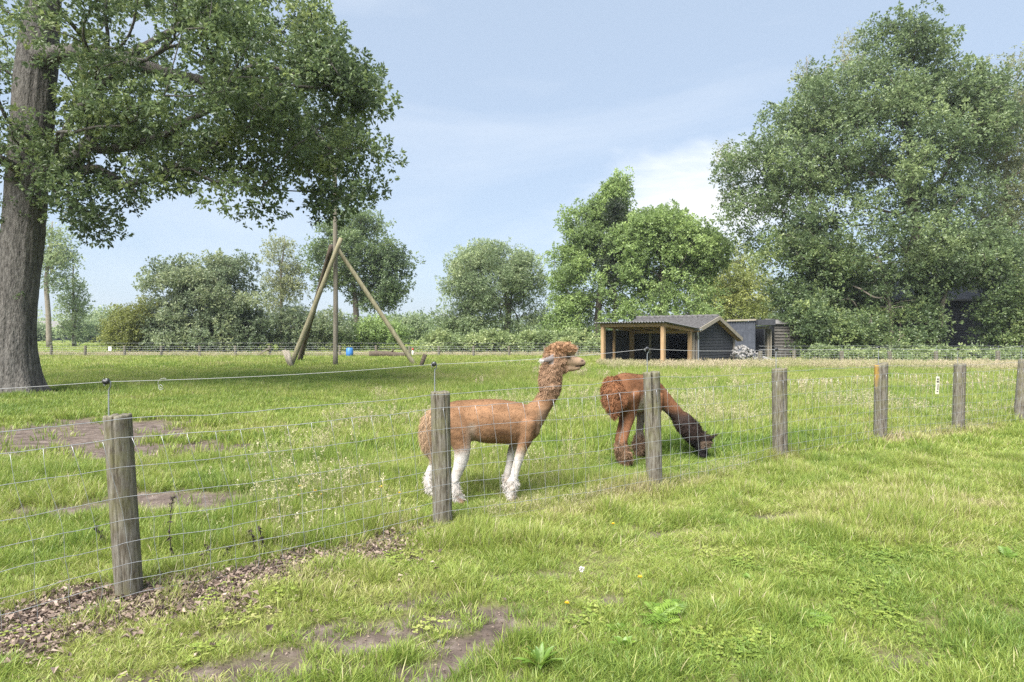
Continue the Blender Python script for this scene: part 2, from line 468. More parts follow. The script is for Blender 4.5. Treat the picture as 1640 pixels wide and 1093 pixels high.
SOIL = [(-7.4, 10.0, 2.6, 1.8, .1), (-6.6, 9.1, 1.7, 1.0, 0), (-5.0, 8.7, 1.4, .8, 0), (-8.2, 8.4, 1.5, .9, 0), (-3.3, 6.0, .95, .58, .15), (-4.1, 5.75, .5, .3, 0), (-6.0, 11.2, 1.2, .35, 0), (-4.9, 10.6, .5, .2, 0),
        (-12.3, 16.9, 2.2, .7, 0), (-9.8, 17.6, 1.0, .25, 0), (-8.0, 19.5, .8, .25, 0),
        (-.50, 3.48, .36, .11, .3), (-.85, 3.22, .36, .10, .2), (-.22, 3.24, .32, .10, .2), (-1.25, 2.98, .40, .09, .1), (.10, 3.42, .20, .10, 0), (-.75, 3.68, .16, .06, .2), (-.95, 3.36, .28, .09, .1), (-.35, 3.02, .34, .09, .2), (-1.35, 2.78, .5, .10, .1), (-.2, 3.62, .24, .08, .2), (.3, 3.2, .2, .05, .1), (-1.0, 3.45, .16, .06, .1), (-.62, 2.98, .22, .05, .2), (-.05, 2.92, .2, .04, .2),
        (-.46, 3.80, .17, .06, .2), (.2, 4.15, .20, .05, 0), (-.1, 4.12, .12, .05, 0), (-.9, 2.75, .4, .06, .1), (-1.9, 2.9, .3, .06, 0), (.75, 2.72, .2, .04, 0), (1.9, 3.05, .2, .04, 0), (.55, 3.75, .18, .04, 0), (-1.5, 3.3, .16, .05, 0),
        (2.2, 5.4, .35, .07, .3), (1.2, 5.0, .3, .06, .3), (4.6, 6.9, .5, .08, .4)]

def bare(x, y):
    x = np.asarray(x, float); y = np.asarray(y, float)
    n = n2(x, y, 2.6, 3, 21) * 0.75 + n2(x, y, 8.0, 3, 22) * 0.55
    b = np.zeros_like(x)
    for c in SOIL:
        e = ell(x, y, *c) + n
        b = np.maximum(b, np.clip((1.20 - e) / 0.30, 0, 1))
    return b

def litter(x, y):
    """leaf litter swept along the foot of the near fence, left of the alpacas"""
    x = np.asarray(x, float); y = np.asarray(y, float)
    d = (y - fence_y(x)) * 0.78
    n = n2(x, y, 1.8, 3, 31) * 0.30 + n2(x, y, 7.0, 2, 32) * 0.16
    w = np.interp(x, [-4.5, -2.6, -1.9, -1.3, -.8, -.45], [.62, .60, .46, .30, .20, 0.0])
    return np.clip((w - np.abs(d + 0.16 + n)) / 0.22, 0, 1)

def dryness(x, y):
    x = np.asarray(x, float); y = np.asarray(y, float)
    d = (y - fence_y(x)) * 0.85
    s = np.exp(-((d + .10) / .22) ** 2) * np.clip((x + .3) / .5, 0, 1) * (0.35 + 0.65 * (n2(x, y, .9, 2, 41) > -0.05))
    return s

# ------------------------------------------------------------------ ground: one sheet out to the horizon
def spaced(lo, hi, step, far, growth):
    a = list(np.arange(lo, hi + 1e-6, step))
    s = step
    while a[-1] < far:
        s *= growth; a.append(a[-1] + s)
    s = step; b = []
    x = lo
    while x > -far:
        s *= growth; x -= s; b.append(x)
    return np.array(b[::-1] + a)

def build_ground():
    xs = spaced(-4.0, 4.0, 0.08, 3500, 1.10)
    ys = spaced(2.4, 6.0, 0.07, 3500, 1.07)
    ys = ys[ys > -300]
    X, Y = np.meshgrid(xs, ys)
    Z = gz(X, Y)
    b = bare(X, Y); li = litter(X, Y)
    Z = Z - 0.018 * b
    nx, ny = len(xs), len(ys)
    i = np.arange(ny - 1)[:, None] * nx; j = np.arange(nx - 1)[None, :]
    Q = np.stack([i + j, i + j + 1, i + nx + j + 1, i + nx + j], -1).reshape(-1, 4)
    m, N, L, B, O = new_mat('ground')
    tc = N.new('ShaderNodeTexCoord')
    def noise(scale, detail=8):
        n = N.new('ShaderNodeTexNoise'); n.inputs['Scale'].default_value = scale; n.inputs['Detail'].default_value = detail; n.inputs['Roughness'].default_value = .62
        L.new(tc.outputs['Object'], n.inputs['Vector']); return n
    n1 = noise(7); n2_ = noise(0.35, 5); n3 = noise(38)
    soil = ramp(N, [(0.28, (0.055, 0.042, 0.035)), (0.52, (0.115, 0.090, 0.076)), (0.75, (0.205, 0.17, 0.148))])
    L.new(n1.outputs['Fac'], soil.inputs['Fac'])
    sward = ramp(N, [(0.3, (0.10, 0.145, 0.035)), (0.5, (0.16, 0.21, 0.05)), (0.72, (0.23, 0.26, 0.075))])
    L.new(n2_.outputs['Fac'], sward.inputs['Fac'])
    thatch = ramp(N, [(0.35, (0.10, 0.085, 0.045)), (0.65, (0.15, 0.165, 0.055))])
    L.new(n3.outputs['Fac'], thatch.inputs['Fac'])
    a_b = N.new('ShaderNodeAttribute'); a_b.attribute_name = 'bare'
    a_n = N.new('ShaderNodeAttribute'); a_n.attribute_name = 'near'
    m1 = N.new('ShaderNodeMix'); m1.data_type = 'RGBA'
    L.new(a_n.outputs['Fac'], m1.inputs['Factor']); L.new(sward.outputs['Color'], m1.inputs['A']); L.new(thatch.outputs['Color'], m1.inputs['B'])
    m2 = N.new('ShaderNodeMix'); m2.data_type = 'RGBA'
    L.new(a_b.outputs['Fac'], m2.inputs['Factor']); L.new(m1.outputs['Result'], m2.inputs['A']); L.new(soil.outputs['Color'], m2.inputs['B'])
    L.new(m2.outputs['Result'], B.inputs['Base Color'])
    B.inputs['Roughness'].default_value = 0.95; B.inputs['Specular IOR Level'].default_value = 0.15
    bp = N.new('ShaderNodeBump'); bp.inputs['Strength'].default_value = 0.8; bp.inputs['Distance'].default_value = 0.02
    L.new(n3.outputs['Fac'], bp.inputs['Height']); L.new(bp.outputs['Normal'], B.inputs['Normal'])
    near = np.clip((34 - Y) / 14, 0, 1)
    me = make_mesh('ground', np.stack([X.ravel(), Y.ravel(), Z.ravel()], 1), Q, m, True,
                   {'bare': np.maximum(b, li * .9).ravel(), 'near': near.ravel()})
    tag(link('ground', me), 'flat ground of meadow soil with bare muddy patches', 'ground', kind='structure')
build_ground()

# ------------------------------------------------------------------ grass
def tuft_mesh(name, nb, rad, h, w, lean, mat, seed, seeds=0):
    r = np.random.default_rng(seed)
    mb = MB()
    V = []; Q = []; T = []; A = []; n = 0
    for k in range(nb):
        a = r.uniform(0, 6.283); rr = rad * math.sqrt(r.uniform())
        bx, by = rr * math.cos(a), rr * math.sin(a)
        da = a + r.normal(0, .9)
        hh = h * r.uniform(.45, 1.1); ln = lean * r.uniform(.1, 1.2) * hh; ww = w * r.uniform(.6, 1.25)
        dx, dy = math.cos(da), math.sin(da)
        fa = r.uniform(0, 6.283); sx, sy = math.cos(fa), math.sin(fa)
        ts = (0, .4, .75, 1)
        for i, t in enumerate(ts):
            z = hh * (t - .28 * (ln / hh) * t * t); o = ln * t * t
            c = np.array([bx + dx * o, by + dy * o, z])
            if t < 1:
                wk = ww * (1 - .55 * t ** 1.5) / 2
                V += [c + [sx * wk, sy * wk, 0], c - [sx * wk, sy * wk, 0]]
            else:
                V += [c]
        Q += [[n, n + 1, n + 3, n + 2], [n + 2, n + 3, n + 5, n + 4]]; T += [[n + 4, n + 5, n + 6]]
        n += 7
        A += [r.uniform(-.5, .5) if r.uniform() > .05 else -1.5] * 7
    return make_mesh(name, np.array(V), [np.array(Q), np.array(T)], mat, True, {'br': np.array(A)})

def stalk_mesh(name, ns, rad, h, mat, seed, fat=1.0):
    """flowering grass: thin stalks with open panicles"""
    r = np.random.default_rng(seed)
    mb = MB()
    for k in range(ns):
        a = r.uniform(0, 6.283); rr = rad * math.sqrt(r.uniform())
        p = np.array([rr * math.cos(a), rr * math.sin(a), 0]); d = r.uniform(0, 6.283); hh = h * r.uniform(.65, 1.1); ln = hh * r.uniform(.05, .3)
        q = lambda t: p + np.array([math.cos(d) * ln * t * t, math.sin(d) * ln * t * t, hh * t])
        mb.tube([q(0), q(.5), q(1)], [.0016 * fat, .0013 * fat, .0008 * fat], 3, False, a=r.uniform(-.5, .1))
        for s in range(9):
            t = r.uniform(.76, 1.0); c = q(t); e = unit(r.normal(size=3) + [0, 0, .8]); L_ = (1.06 - t) * .12 * hh / .4 + .012
            s1 = unit(np.cross(e, r.normal(size=3))) * .0035 * fat
            mb.add([c, c + e * L_ * .6 + s1, c + e * L_, c + e * L_ * .6 - s1], [[0, 1, 2, 3]], a=r.uniform(.1, .5))
    return mb.mesh(name, mat, True, 'br')

GSTOPS = [(0.0, (0.47, 0.40, 0.26)), (0.16, (0.39, 0.375, 0.15)), (0.40, (0.30, 0.36, 0.075)), (0.65, (0.195, 0.28, 0.052)), (1.0, (0.09, 0.17, 0.035))]
M['grass'] = mat_grass('grass_blade', GSTOPS)
M['seedgrass'] = mat_grass('flowering_grass', [(0.0, (0.28, 0.32, 0.10)), (0.45, (0.46, 0.41, 0.25)), (1.0, (0.62, 0.50, 0.39))], trans=0.2)

def proto_collection(name, meshes):
    c = bpy.data.collections.new(name)
    for i, me in enumerate(meshes):
        o = bpy.data.objects.new('%s_%02d' % (name, i), me)
        c.objects.link(o)
    return c

TUFTS = proto_collection('blades', [tuft_mesh('short_tuft', 22, .05, .085, .0034, .6, M['grass'], 100 + i) for i in range(4)]
                         + [tuft_mesh('mid_tuft', 22, .06, .16, .0044, .65, M['grass'], 110 + i) for i in range(4)]
                         + [tuft_mesh('wide_tuft', 20, .13, .15, .011, .55, M['grass'], 120 + i) for i in range(4)]
                         + [tuft_mesh('broad_tuft', 22, .30, .17, .026, .5, M['grass'], 130 + i) for i in range(4)])
def herb_mesh(name, n, rad, mat, seed):
    """low clover-like herb: small rounded leaves on short stalks"""
    r = np.random.default_rng(seed); mb = MB()
    for k in range(n):
        a = r.uniform(0, 6.283); rr = rad * math.sqrt(r.uniform()); h = r.uniform(.015, .06)
        c = np.array([rr * math.cos(a), rr * math.sin(a), h]); br = r.uniform(-.5, .4)
        for q in range(3):
            b = a + q * 2.09 + r.normal(0, .2); l = r.uniform(.010, .017); d = np.array([math.cos(b), math.sin(b), r.normal(.1, .25)]); s = np.array([-math.sin(b), math.cos(b), r.normal(0, .2)])
            mb.add([c, c + d * l * .55 + s * l * .5, c + d * l * 1.05 + s * l * .28, c + d * l * 1.05 - s * l * .28, c + d * l * .55 - s * l * .5], [[0, 1, 2, 3]], [[0, 3, 4]], a=br)
    return mb.mesh(name, mat, True, 'br')
for _i in range(4):
    _o = bpy.data.objects.new('blades_%02d' % (16 + _i), herb_mesh('herb', 16, .075, M['grass'], 170 + _i)); TUFTS.objects.link(_o)
STALKS = proto_collection('stalks', [stalk_mesh('fine_stalk', 3, .10, .42, M['seedgrass'], 140 + i) for i in range(4)]
                          + [stalk_mesh('thick_stalk', 9, .28, .55, M['seedgrass'], 150 + i, 3.2) for i in range(4)])

def scatter(name, label, P, rz, tilt, sc, idx, tint, coll):
    n = len(P)
    me = make_mesh(name, P, [])
    R = np.stack([tilt * np.cos(rz * 3.1), tilt * np.sin(rz * 3.1), rz], 1).astype(np.float32)
    at_ = me.attributes.new('rot', 'FLOAT_VECTOR', 'POINT'); at_.data.foreach_set('vector', R.ravel())
    at_ = me.attributes.new('scl', 'FLOAT_VECTOR', 'POINT'); at_.data.foreach_set('vector', np.asarray(sc, np.float32).ravel())
    at_ = me.attributes.new('idx', 'INT', 'POINT'); at_.data.foreach_set('value', np.asarray(idx, np.int32))
    at_ = me.attributes.new('tint', 'FLOAT', 'POINT'); at_.data.foreach_set('value', np.asarray(tint, np.float32))
    g = bpy.data.node_groups.new(name, 'GeometryNodeTree')
    g.interface.new_socket('Geometry', in_out='INPUT', socket_type='NodeSocketGeometry')
    g.interface.new_socket('Geometry', in_out='OUTPUT', socket_type='NodeSocketGeometry')
    N, L = g.nodes, g.links
    gi = N.new('NodeGroupInput'); go = N.new('NodeGroupOutput')
    ip = N.new('GeometryNodeInstanceOnPoints')
    ci = N.new('GeometryNodeCollectionInfo'); ci.inputs['Collection'].default_value = coll
    ci.inputs['Separate Children'].default_value = True; ci.inputs['Reset Children'].default_value = True
    ip.inputs['Pick Instance'].default_value = True
    def na(nm, t):
        x = N.new('GeometryNodeInputNamedAttribute'); x.data_type = t; x.inputs['Name'].default_value = nm
        return x.outputs['Attribute']
    L.new(gi.outputs[0], ip.inputs['Points']); L.new(ci.outputs[0], ip.inputs['Instance'])
    L.new(na('idx', 'INT'), ip.inputs['Instance Index'])
    L.new(na('rot', 'FLOAT_VECTOR'), ip.inputs['Rotation'])
    L.new(na('scl', 'FLOAT_VECTOR'), ip.inputs['Scale'])
    L.new(ip.outputs[0], go.inputs[0])
    o = link(name, me)
    md = o.modifiers.new('scatter', 'NODES'); md.node_group = g
    tag(o, label, 'grass', kind='stuff')
    return o

BODIES = []      # (x, y, radius) spots where nothing may grow (trunk, shelter floor)
def wedge(y0, y1, dens):
    w0 = 1.03 * y0 + 1.2; w1 = 1.03 * y1 + 1.2
    n = int(dens * (w0 + w1) * (y1 - y0))
    u = rng.uniform(size=n)
    y = (np.sqrt(w0 ** 2 + u * (w1 ** 2 - w0 ** 2)) - 1.2) / 1.03
    x = rng.uniform(-1, 1, n) * (1.03 * y + 1.2)
    return x, y

def tint_of(x, y):
    """sward colour: 0 straw, .4 lime, .7 green, 1 deep green"""
    t = 0.52 + .17 * n2(x, y, .35, 2, 51) + .24 * n2(x, y, 2.1, 3, 52) + rng.normal(0, .09, x.shape)
    t += np.where(y < fence_y(x), 0.0, 0.03)
    far = np.clip((y - 16) / 18, 0, 1)
    t -= .13 * far
    t -= .34 * dryness(x, y)
    t -= .16 * np.clip(n2(x, y, .75, 3, 55) * 2.2 - .25, 0, 1) * (y < fence_y(x))
    return np.clip(t, .02, .98)

def height_of(x, y):
    fy = fence_y(x)
    d = np.abs(y - fy)
    lane = y < fy
    clump = np.clip(n2(x, y, 1.3, 2, 61) * 1.6 + .2, 0, 1)
    tuss = np.clip(n2(x, y, 3.4, 2, 62) * 2.2, 0, 1)
    h = np.where(lane, .50 + .30 * clump + .60 * tuss, .95 + .40 * clump + .45 * tuss)
    h = h + .25 * np.exp(-(d / .25) ** 2) * np.clip((x + 1) / 1.0, 0, 1)
    tr = np.exp(-(((fy - y) * .85 - 1.25 - .15 * n2(x, y, .5, 1, 64)) / .22) ** 2) * lane * np.clip((x + .5) / 1.0, 0, 1)
    h = h * (1 - .45 * tr)
    h = np.where(~lane & (x < -2.5) & (y < 15), h * .75, h)
    for cx, cy, rx, ry in ((-.3, 5.75, 1.0, .75), (1.45, 7.45, .7, .9), (2.4, 7.7, .5, .6)):
        h = h * (1 - .70 * np.exp(-(((x - cx) / rx) ** 2 + ((y - cy) / ry) ** 2) ** 2))
    return h

def grow_grass():
    bands = [(1.7, 4.6, 1150, 0), (4.6, 8.0, 620, 4), (8.0, 15.0, 230, 8), (15.0, 27.0, 95, 8), (27.0, 47.0, 26, 12), (47, 120, 4.0, 12)]
    lane_d = [[], [], [], [], []]; past_d = [[], [], [], [], []]
    for y0, y1, dens, lod in bands:
        x, y = wedge(y0, y1, dens)
        if y0 >= 47:
            k = x < -8; x, y = x[k], y[k]
        b = np.maximum(bare(x, y), litter(x, y) * .90)
        thin = np.clip(n2(x, y, 2.2, 2, 71) * .9 + .05, 0, .55) * (y < 7.5)
        b = b * np.where((n2(x, y, 5.5, 2, 73) < .10) | (y > fence_y(x)), 1.0, .70)
        keep = rng.uniform(size=len(x)) < (1 - b * .985) * (1 - thin)
        for cx, cy, r in BODIES:
            keep &= np.hypot(x - cx, y - cy) > r
        keep &= ~in_shelter(x, y)
        x, y = x[keep], y[keep]
        h = height_of(x, y) * rng.uniform(.75, 1.2, len(x))
        if lod == 0:
            pick = np.where(rng.uniform(size=len(x)) < np.clip(h - .65, .12, .85), 4, 0) + rng.integers(0, 4, len(x))
            hs = np.where(pick < 4, 1.0, .62)
            hb = rng.uniform(size=len(x)) < np.clip((n2(x, y, 1.9, 3, 91) - .05) * .5, 0, .09)
            pick = np.where(hb, 16 + rng.integers(0, 4, len(x)), pick); h = np.where(hb, np.clip(h, .8, 1.3), h)
        else:
            pick = lod + rng.integers(0, 4, len(x)); hs = np.full(len(x), 1.0)
        hsc = h * hs
        wsc = rng.uniform(.85, 1.25, len(x)) * (1.0 if lod < 12 else 1 + np.clip((y - 47) / 30, 0, 2))
        P = np.stack([x, y, gz(x, y) - .012 * bare(x, y) - .004], 1)
        S = np.stack([wsc, wsc, hsc], 1)
        d = (P, rng.uniform(0, 6.283, len(x)), rng.normal(0, .10, len(x)), S, pick, tint_of(x, y))
        ln = y < fence_y(x)
        for dst, k in ((lane_d, ln), (past_d, ~ln)):
            dst[0].append((d[0][k], d[1][k], d[2][k], d[3][k], d[4][k], d[5][k]))
    def cat(dd):
        return [np.concatenate([t[i] for t in dd[0]]) for i in range(6)]
    for nm, lab, dd in (('lane_grass', 'trodden short grass in front of the wire fence', lane_d), ('pasture_grass', 'lush green meadow grass behind the near wire fence', past_d)):
        P, rz, ti, S, ix, tt = cat(dd)
        scatter(nm, lab, P, rz, ti, S, ix, tt, TUFTS)
    # flowering grass
    xs, ys, ss, ii = [], [], [], []
    def put(x, y, s, i):
        xs.append(x); ys.append(y); ss.append(s); ii.append(i)
    x, y = wedge(4.5, 15, 40)
    k = (y > fence_y(x) + .15) & (rng.uniform(size=len(x)) < np.clip(n2(x, y, .55, 2, 81) * 2.0 + .12, 0, 1)) & (bare(x, y) < .2) & (x > -3.2) & (np.hypot((x + .3) / 1.0, (y - 5.75) / .65) > 1) & (np.hypot((x - 1.5) / .6, (y - 7.3) / .9) > 1) & (np.hypot((x - 2.3) / .6, (y - 7.6) / .7) > 1)
    put(x[k], y[k], rng.uniform(.55, 1.0, k.sum()), rng.integers(0, 4, k.sum()))
    x, y = wedge(15, 29, 2.2)
    k = (rng.uniform(size=len(x)) < np.clip(n2(x, y, .3, 2, 82) * 2 + .3, 0, 1)) & (x > -1)
    put(x[k], y[k], rng.uniform(.5, .85, k.sum()), 4 + rng.integers(0, 4, k.sum()))
    # dense bands: round the shelter, along the right-hand and the far fence
    n = 2600
    u = rng.uniform(0, 1, n); x = 4.2 + 27 * u; y = 29.3 + rng.normal(0, 1.25, n) - .10 * np.maximum(x - 12, 0)
    k = ~in_shelter(x, y)
    put(x[k], y[k], rng.uniform(.42, .80, k.sum()), 4 + rng.integers(0, 4, k.sum()))
    n = 2600
    x = rng.uniform(-40, 6, n); y = 43.2 + rng.normal(0, .9, n)
    put(x, y, rng.uniform(.4, .75, n), 4 + rng.integers(0, 4, n))
    n = 700
    x = rng.uniform(-.2, 9, n); y = fence_y(x) + rng.normal(-.05, .14, n)
    k = (n2(x, y, .8, 2, 83) > .2)
    put(x[k], y[k], rng.uniform(.25, .45, k.sum()), rng.integers(0, 4, k.sum()))
    x = np.concatenate(xs); y = np.concatenate(ys); s = np.concatenate(ss); ix = np.concatenate(ii)
    P = np.stack([x, y, gz(x, y)], 1)
    scatter('flowering_grass', 'pale pinkish seed heads of tall grass in the meadow', P, rng.uniform(0, 6.283, len(x)), rng.normal(0, .12, len(x)),
            np.stack([s, s, s], 1), ix, np.clip(.42 + .2 * n2(x, y, .4, 2, 84) + rng.normal(0, .12, len(x)), 0, 1), STALKS)

# ------------------------------------------------------------------ trees
def sample_lobes(lobes, n, r):
    w = np.array([l[6] if len(l) > 6 else l[3] * l[4] * l[5] for l in lobes], float); w /= w.sum()
    out = []
    for l, k in zip(lobes, r.multinomial(n, w)):
        d = unit(r.normal(size=(k, 3)))
        rad = .38 + .62 * r.uniform(size=k) ** .55
        rad = rad * (1 + .16 * vnoise(d * 2.1 + l[0], 5))
        out.append(np.array(l[:3]) + d * rad[:, None] * np.array(l[3:6]))
    P = np.concatenate(out)
    # gather the sprays into boughs with open air between them
    nb = max(6, len(P) // 9)
    B = P[r.choice(len(P), nb, replace=False)]
    i = np.argmin(((P[:, None] - B[None]) ** 2).sum(2), axis=1)
    d = P - B[i]
    return B[i] + d * np.array([.92, .92, .74])

def grow_skeleton(trunk, trunk_r, targets, r, alpha=.45, tip=.012, rise=.6):
    trunk = np.asarray(trunk, float)
    pos = [p for p in trunk]; par = [-1] + list(range(len(trunk) - 1))
    pl = [0.0]
    for i in range(1, len(trunk)): pl.append(pl[-1] + np.linalg.norm(trunk[i] - trunk[i - 1]))
    cap = len(trunk) + len(targets) * 4
    A = np.zeros((cap, 3)); A[:len(trunk)] = trunk
    PL = np.zeros(cap); PL[:len(trunk)] = pl
    Pn = np.full(cap, -1); Pn[:len(trunk)] = par
    n = len(trunk); z0 = trunk[0, 2] + .28 * (trunk[-1, 2] - trunk[0, 2])
    axis = trunk[len(trunk) // 2:]
    order = np.argsort(np.min(np.linalg.norm(targets[:, None] - axis[None], axis=2), axis=1))
    tn = {}
    for oi in order:
        t = targets[oi]
        d = A[:n] - t
        dist = np.linalg.norm(d, axis=1)
        cost = dist + alpha * PL[:n] + rise * np.maximum(d[:, 2], 0) + np.where((A[:n, 2] < z0) & (np.arange(n) < len(trunk)), 4.0, 0)
        j = int(np.argmin(cost))
        p = A[j]; k = Pn[j]
        dirn = unit(p - A[k]) if k >= 0 else np.array([0, 0, 1.0])
        L_ = np.linalg.norm(t - p)
        c = p + dirn * L_ * .35 + np.array([0, 0, .08 * L_])
        ns = 3 if L_ > 1.2 else 2
        prev = j
        for s in range(1, ns + 1):
            f = s / ns
            q = (1 - f) ** 2 * p + 2 * f * (1 - f) * c + f * f * t
            if s < ns: q = q + r.normal(0, .03 * L_, 3)
            A[n] = q; Pn[n] = prev; PL[n] = PL[prev] + L_ / ns; prev = n; n += 1
        tn[oi] = n - 1
    cnt = np.zeros(n)
    for v in tn.values(): cnt[v] += 1
    for i in range(n - 1, 0, -1):
        if Pn[i] >= 0: cnt[Pn[i]] += cnt[i]
    rad = tip * np.maximum(cnt, 1) ** .47
    rad[:len(trunk)] = np.maximum(np.interp(np.arange(len(trunk)), np.linspace(0, len(trunk) - 1, len(trunk_r)), trunk_r), tip)
    # no branch thicker than what carries it
    for i in range(len(trunk), n):
        rad[i] = min(rad[i], rad[Pn[i]] * .92)
    ch = [[] for _ in range(n)]
    for i in range(n):
        if Pn[i] >= 0: ch[Pn[i]].append(i)
    chains = []
    stack = [(0, -1)]
    while stack:
        i, p = stack.pop()
        c = ([p] if p >= 0 else []) + [i]
        first = p < 0
        while ch[c[-1]]:
            k = ch[c[-1]]
            nxt = next((q for q in k if q < len(trunk)), None) if c[-1] < len(trunk) else None
            if nxt is None: nxt = max(k, key=lambda q: cnt[q])
            for q in k:
                if q != nxt: stack.append((q, c[-1]))
            c.append(nxt)
        if len(c) > 1: chains.append((c, first))
    return A[:n], rad, chains

def leaf_arrays(C, D, Nn, L_, W, tint, fold=.18):
    D = unit(D); S = unit(np.cross(D, Nn)); U = np.cross(S, D)
    L_ = L_[:, None]; W = W[:, None]
    a = C; b = C + D * L_ * .45 + S * W * .5 + U * W * fold; c = C + D * L_ - U * L_ * .12; d = C + D * L_ * .45 - S * W * .5 + U * W * fold
    V = np.stack([a, b, c, d], 1).reshape(-1, 3)
    n = len(C); i = np.arange(n)[:, None] * 4
    T = np.concatenate([i + np.array([[0, 1, 2]]), i + np.array([[0, 2, 3]])])
    return V, T, np.repeat(tint, 4)

def crown_leaves(centres, per, R, q, L_, W, r, flat=.75, droop=0.0, up=.7, sub=.5, spread=.13):
    """leaf sprays: each cluster centre carries sub-sprays, each a rosette of q leaves"""
    nc = len(centres); m = max(1, int(per / q))
    sc = np.repeat(centres, m, 0)
    rr = np.repeat(R if np.ndim(R) else np.full(nc, R), m)
    g = r.normal(size=(nc * m, 3)); gn = np.linalg.norm(g, axis=1, keepdims=True); g = g * np.minimum(1, 2.0 / gn)
    off = g * rr[:, None] * np.array([1, 1, flat]) * .55
    off[:, 2] -= droop * np.hypot(off[:, 0], off[:, 1])
    sc = sc + off
    ct = np.repeat(r.normal(0, .13, nc) + .30 * vnoise(centres * (.55 / np.mean(rr)), 33), m) + r.normal(0, .13, nc * m)
    outw = unit(off + np.array([0, 0, .15]))
    C = np.repeat(sc, q, 0); O = np.repeat(outw, q, 0)
    D = unit(r.normal(size=C.shape) + O * .8 + np.array([0, 0, -droop]))
    C = C + D * r.uniform(.1, 1, len(C))[:, None] * spread
    Nn = unit(r.normal(size=C.shape) * .75 + np.array([0, 0, up]))
    tint = np.clip(.45 + np.repeat(ct, q) + r.normal(0, .12, len(C)), 0, 1)
    LL = L_ * r.uniform(.65, 1.25, len(C)); WW = W * r.uniform(.7, 1.2, len(C))
    return leaf_arrays(C, D, Nn, LL, WW, tint)

def plant_tree(name, label, cat, base, trunk, trunk_r, lobes, n, per, L_, W, leaf, bark, R=.55, q=8, seed=1, group=None, extra=None,
               zmin=None, droop=0.0, tip=.012, sides=6, up=.7, spread=.13, trunk_mesh=None, flat=.75, alpha=.45):
    r = np.random.default_rng(seed)
    per, L_, W = per * .82, L_ * 1.09, W * 1.09
    base = np.asarray(base, float)
    tg = sample_lobes(lobes, n, r)
    if zmin is not None: tg = tg[tg[:, 2] > zmin]
    if extra is not None: tg = np.concatenate([tg, np.asarray(extra, float)])
    A, rad, chains = grow_skeleton(trunk, trunk_r, tg, r, alpha=alpha, tip=tip)
    root = thing(name, label, cat, tuple(base), group=group)
    mb = MB()
    for c, first in chains:
        if first and trunk_mesh is not None: continue
        P = A[c]; Rr = rad[c].copy()
        if not first: Rr[0] = min(Rr[0], Rr[1] * 1.25)
        big = Rr.max() > .05
        if len(P) > 2 and big: P2 = smooth_path(P, 3 if first else 2); R2 = np.interp(np.linspace(0, len(P) - 1, len(P2)), np.arange(len(P)), Rr)
        else: P2, R2 = P, Rr
        mb.tube(P2 - base, R2, 12 if first else (sides if big else 3), first or big)
    if trunk_mesh is not None:
        V, Q = trunk_mesh
        mb.add(V - base, Q)
    mb.obj('trunk', bark, root, True)
    V, T, t = crown_leaves(tg, per, R, q, L_, W, r, droop=droop, up=up, spread=spread, flat=flat)
    link('crown', make_mesh('crown', V - base, T, leaf, False, {'tint': t}), root)
    return root

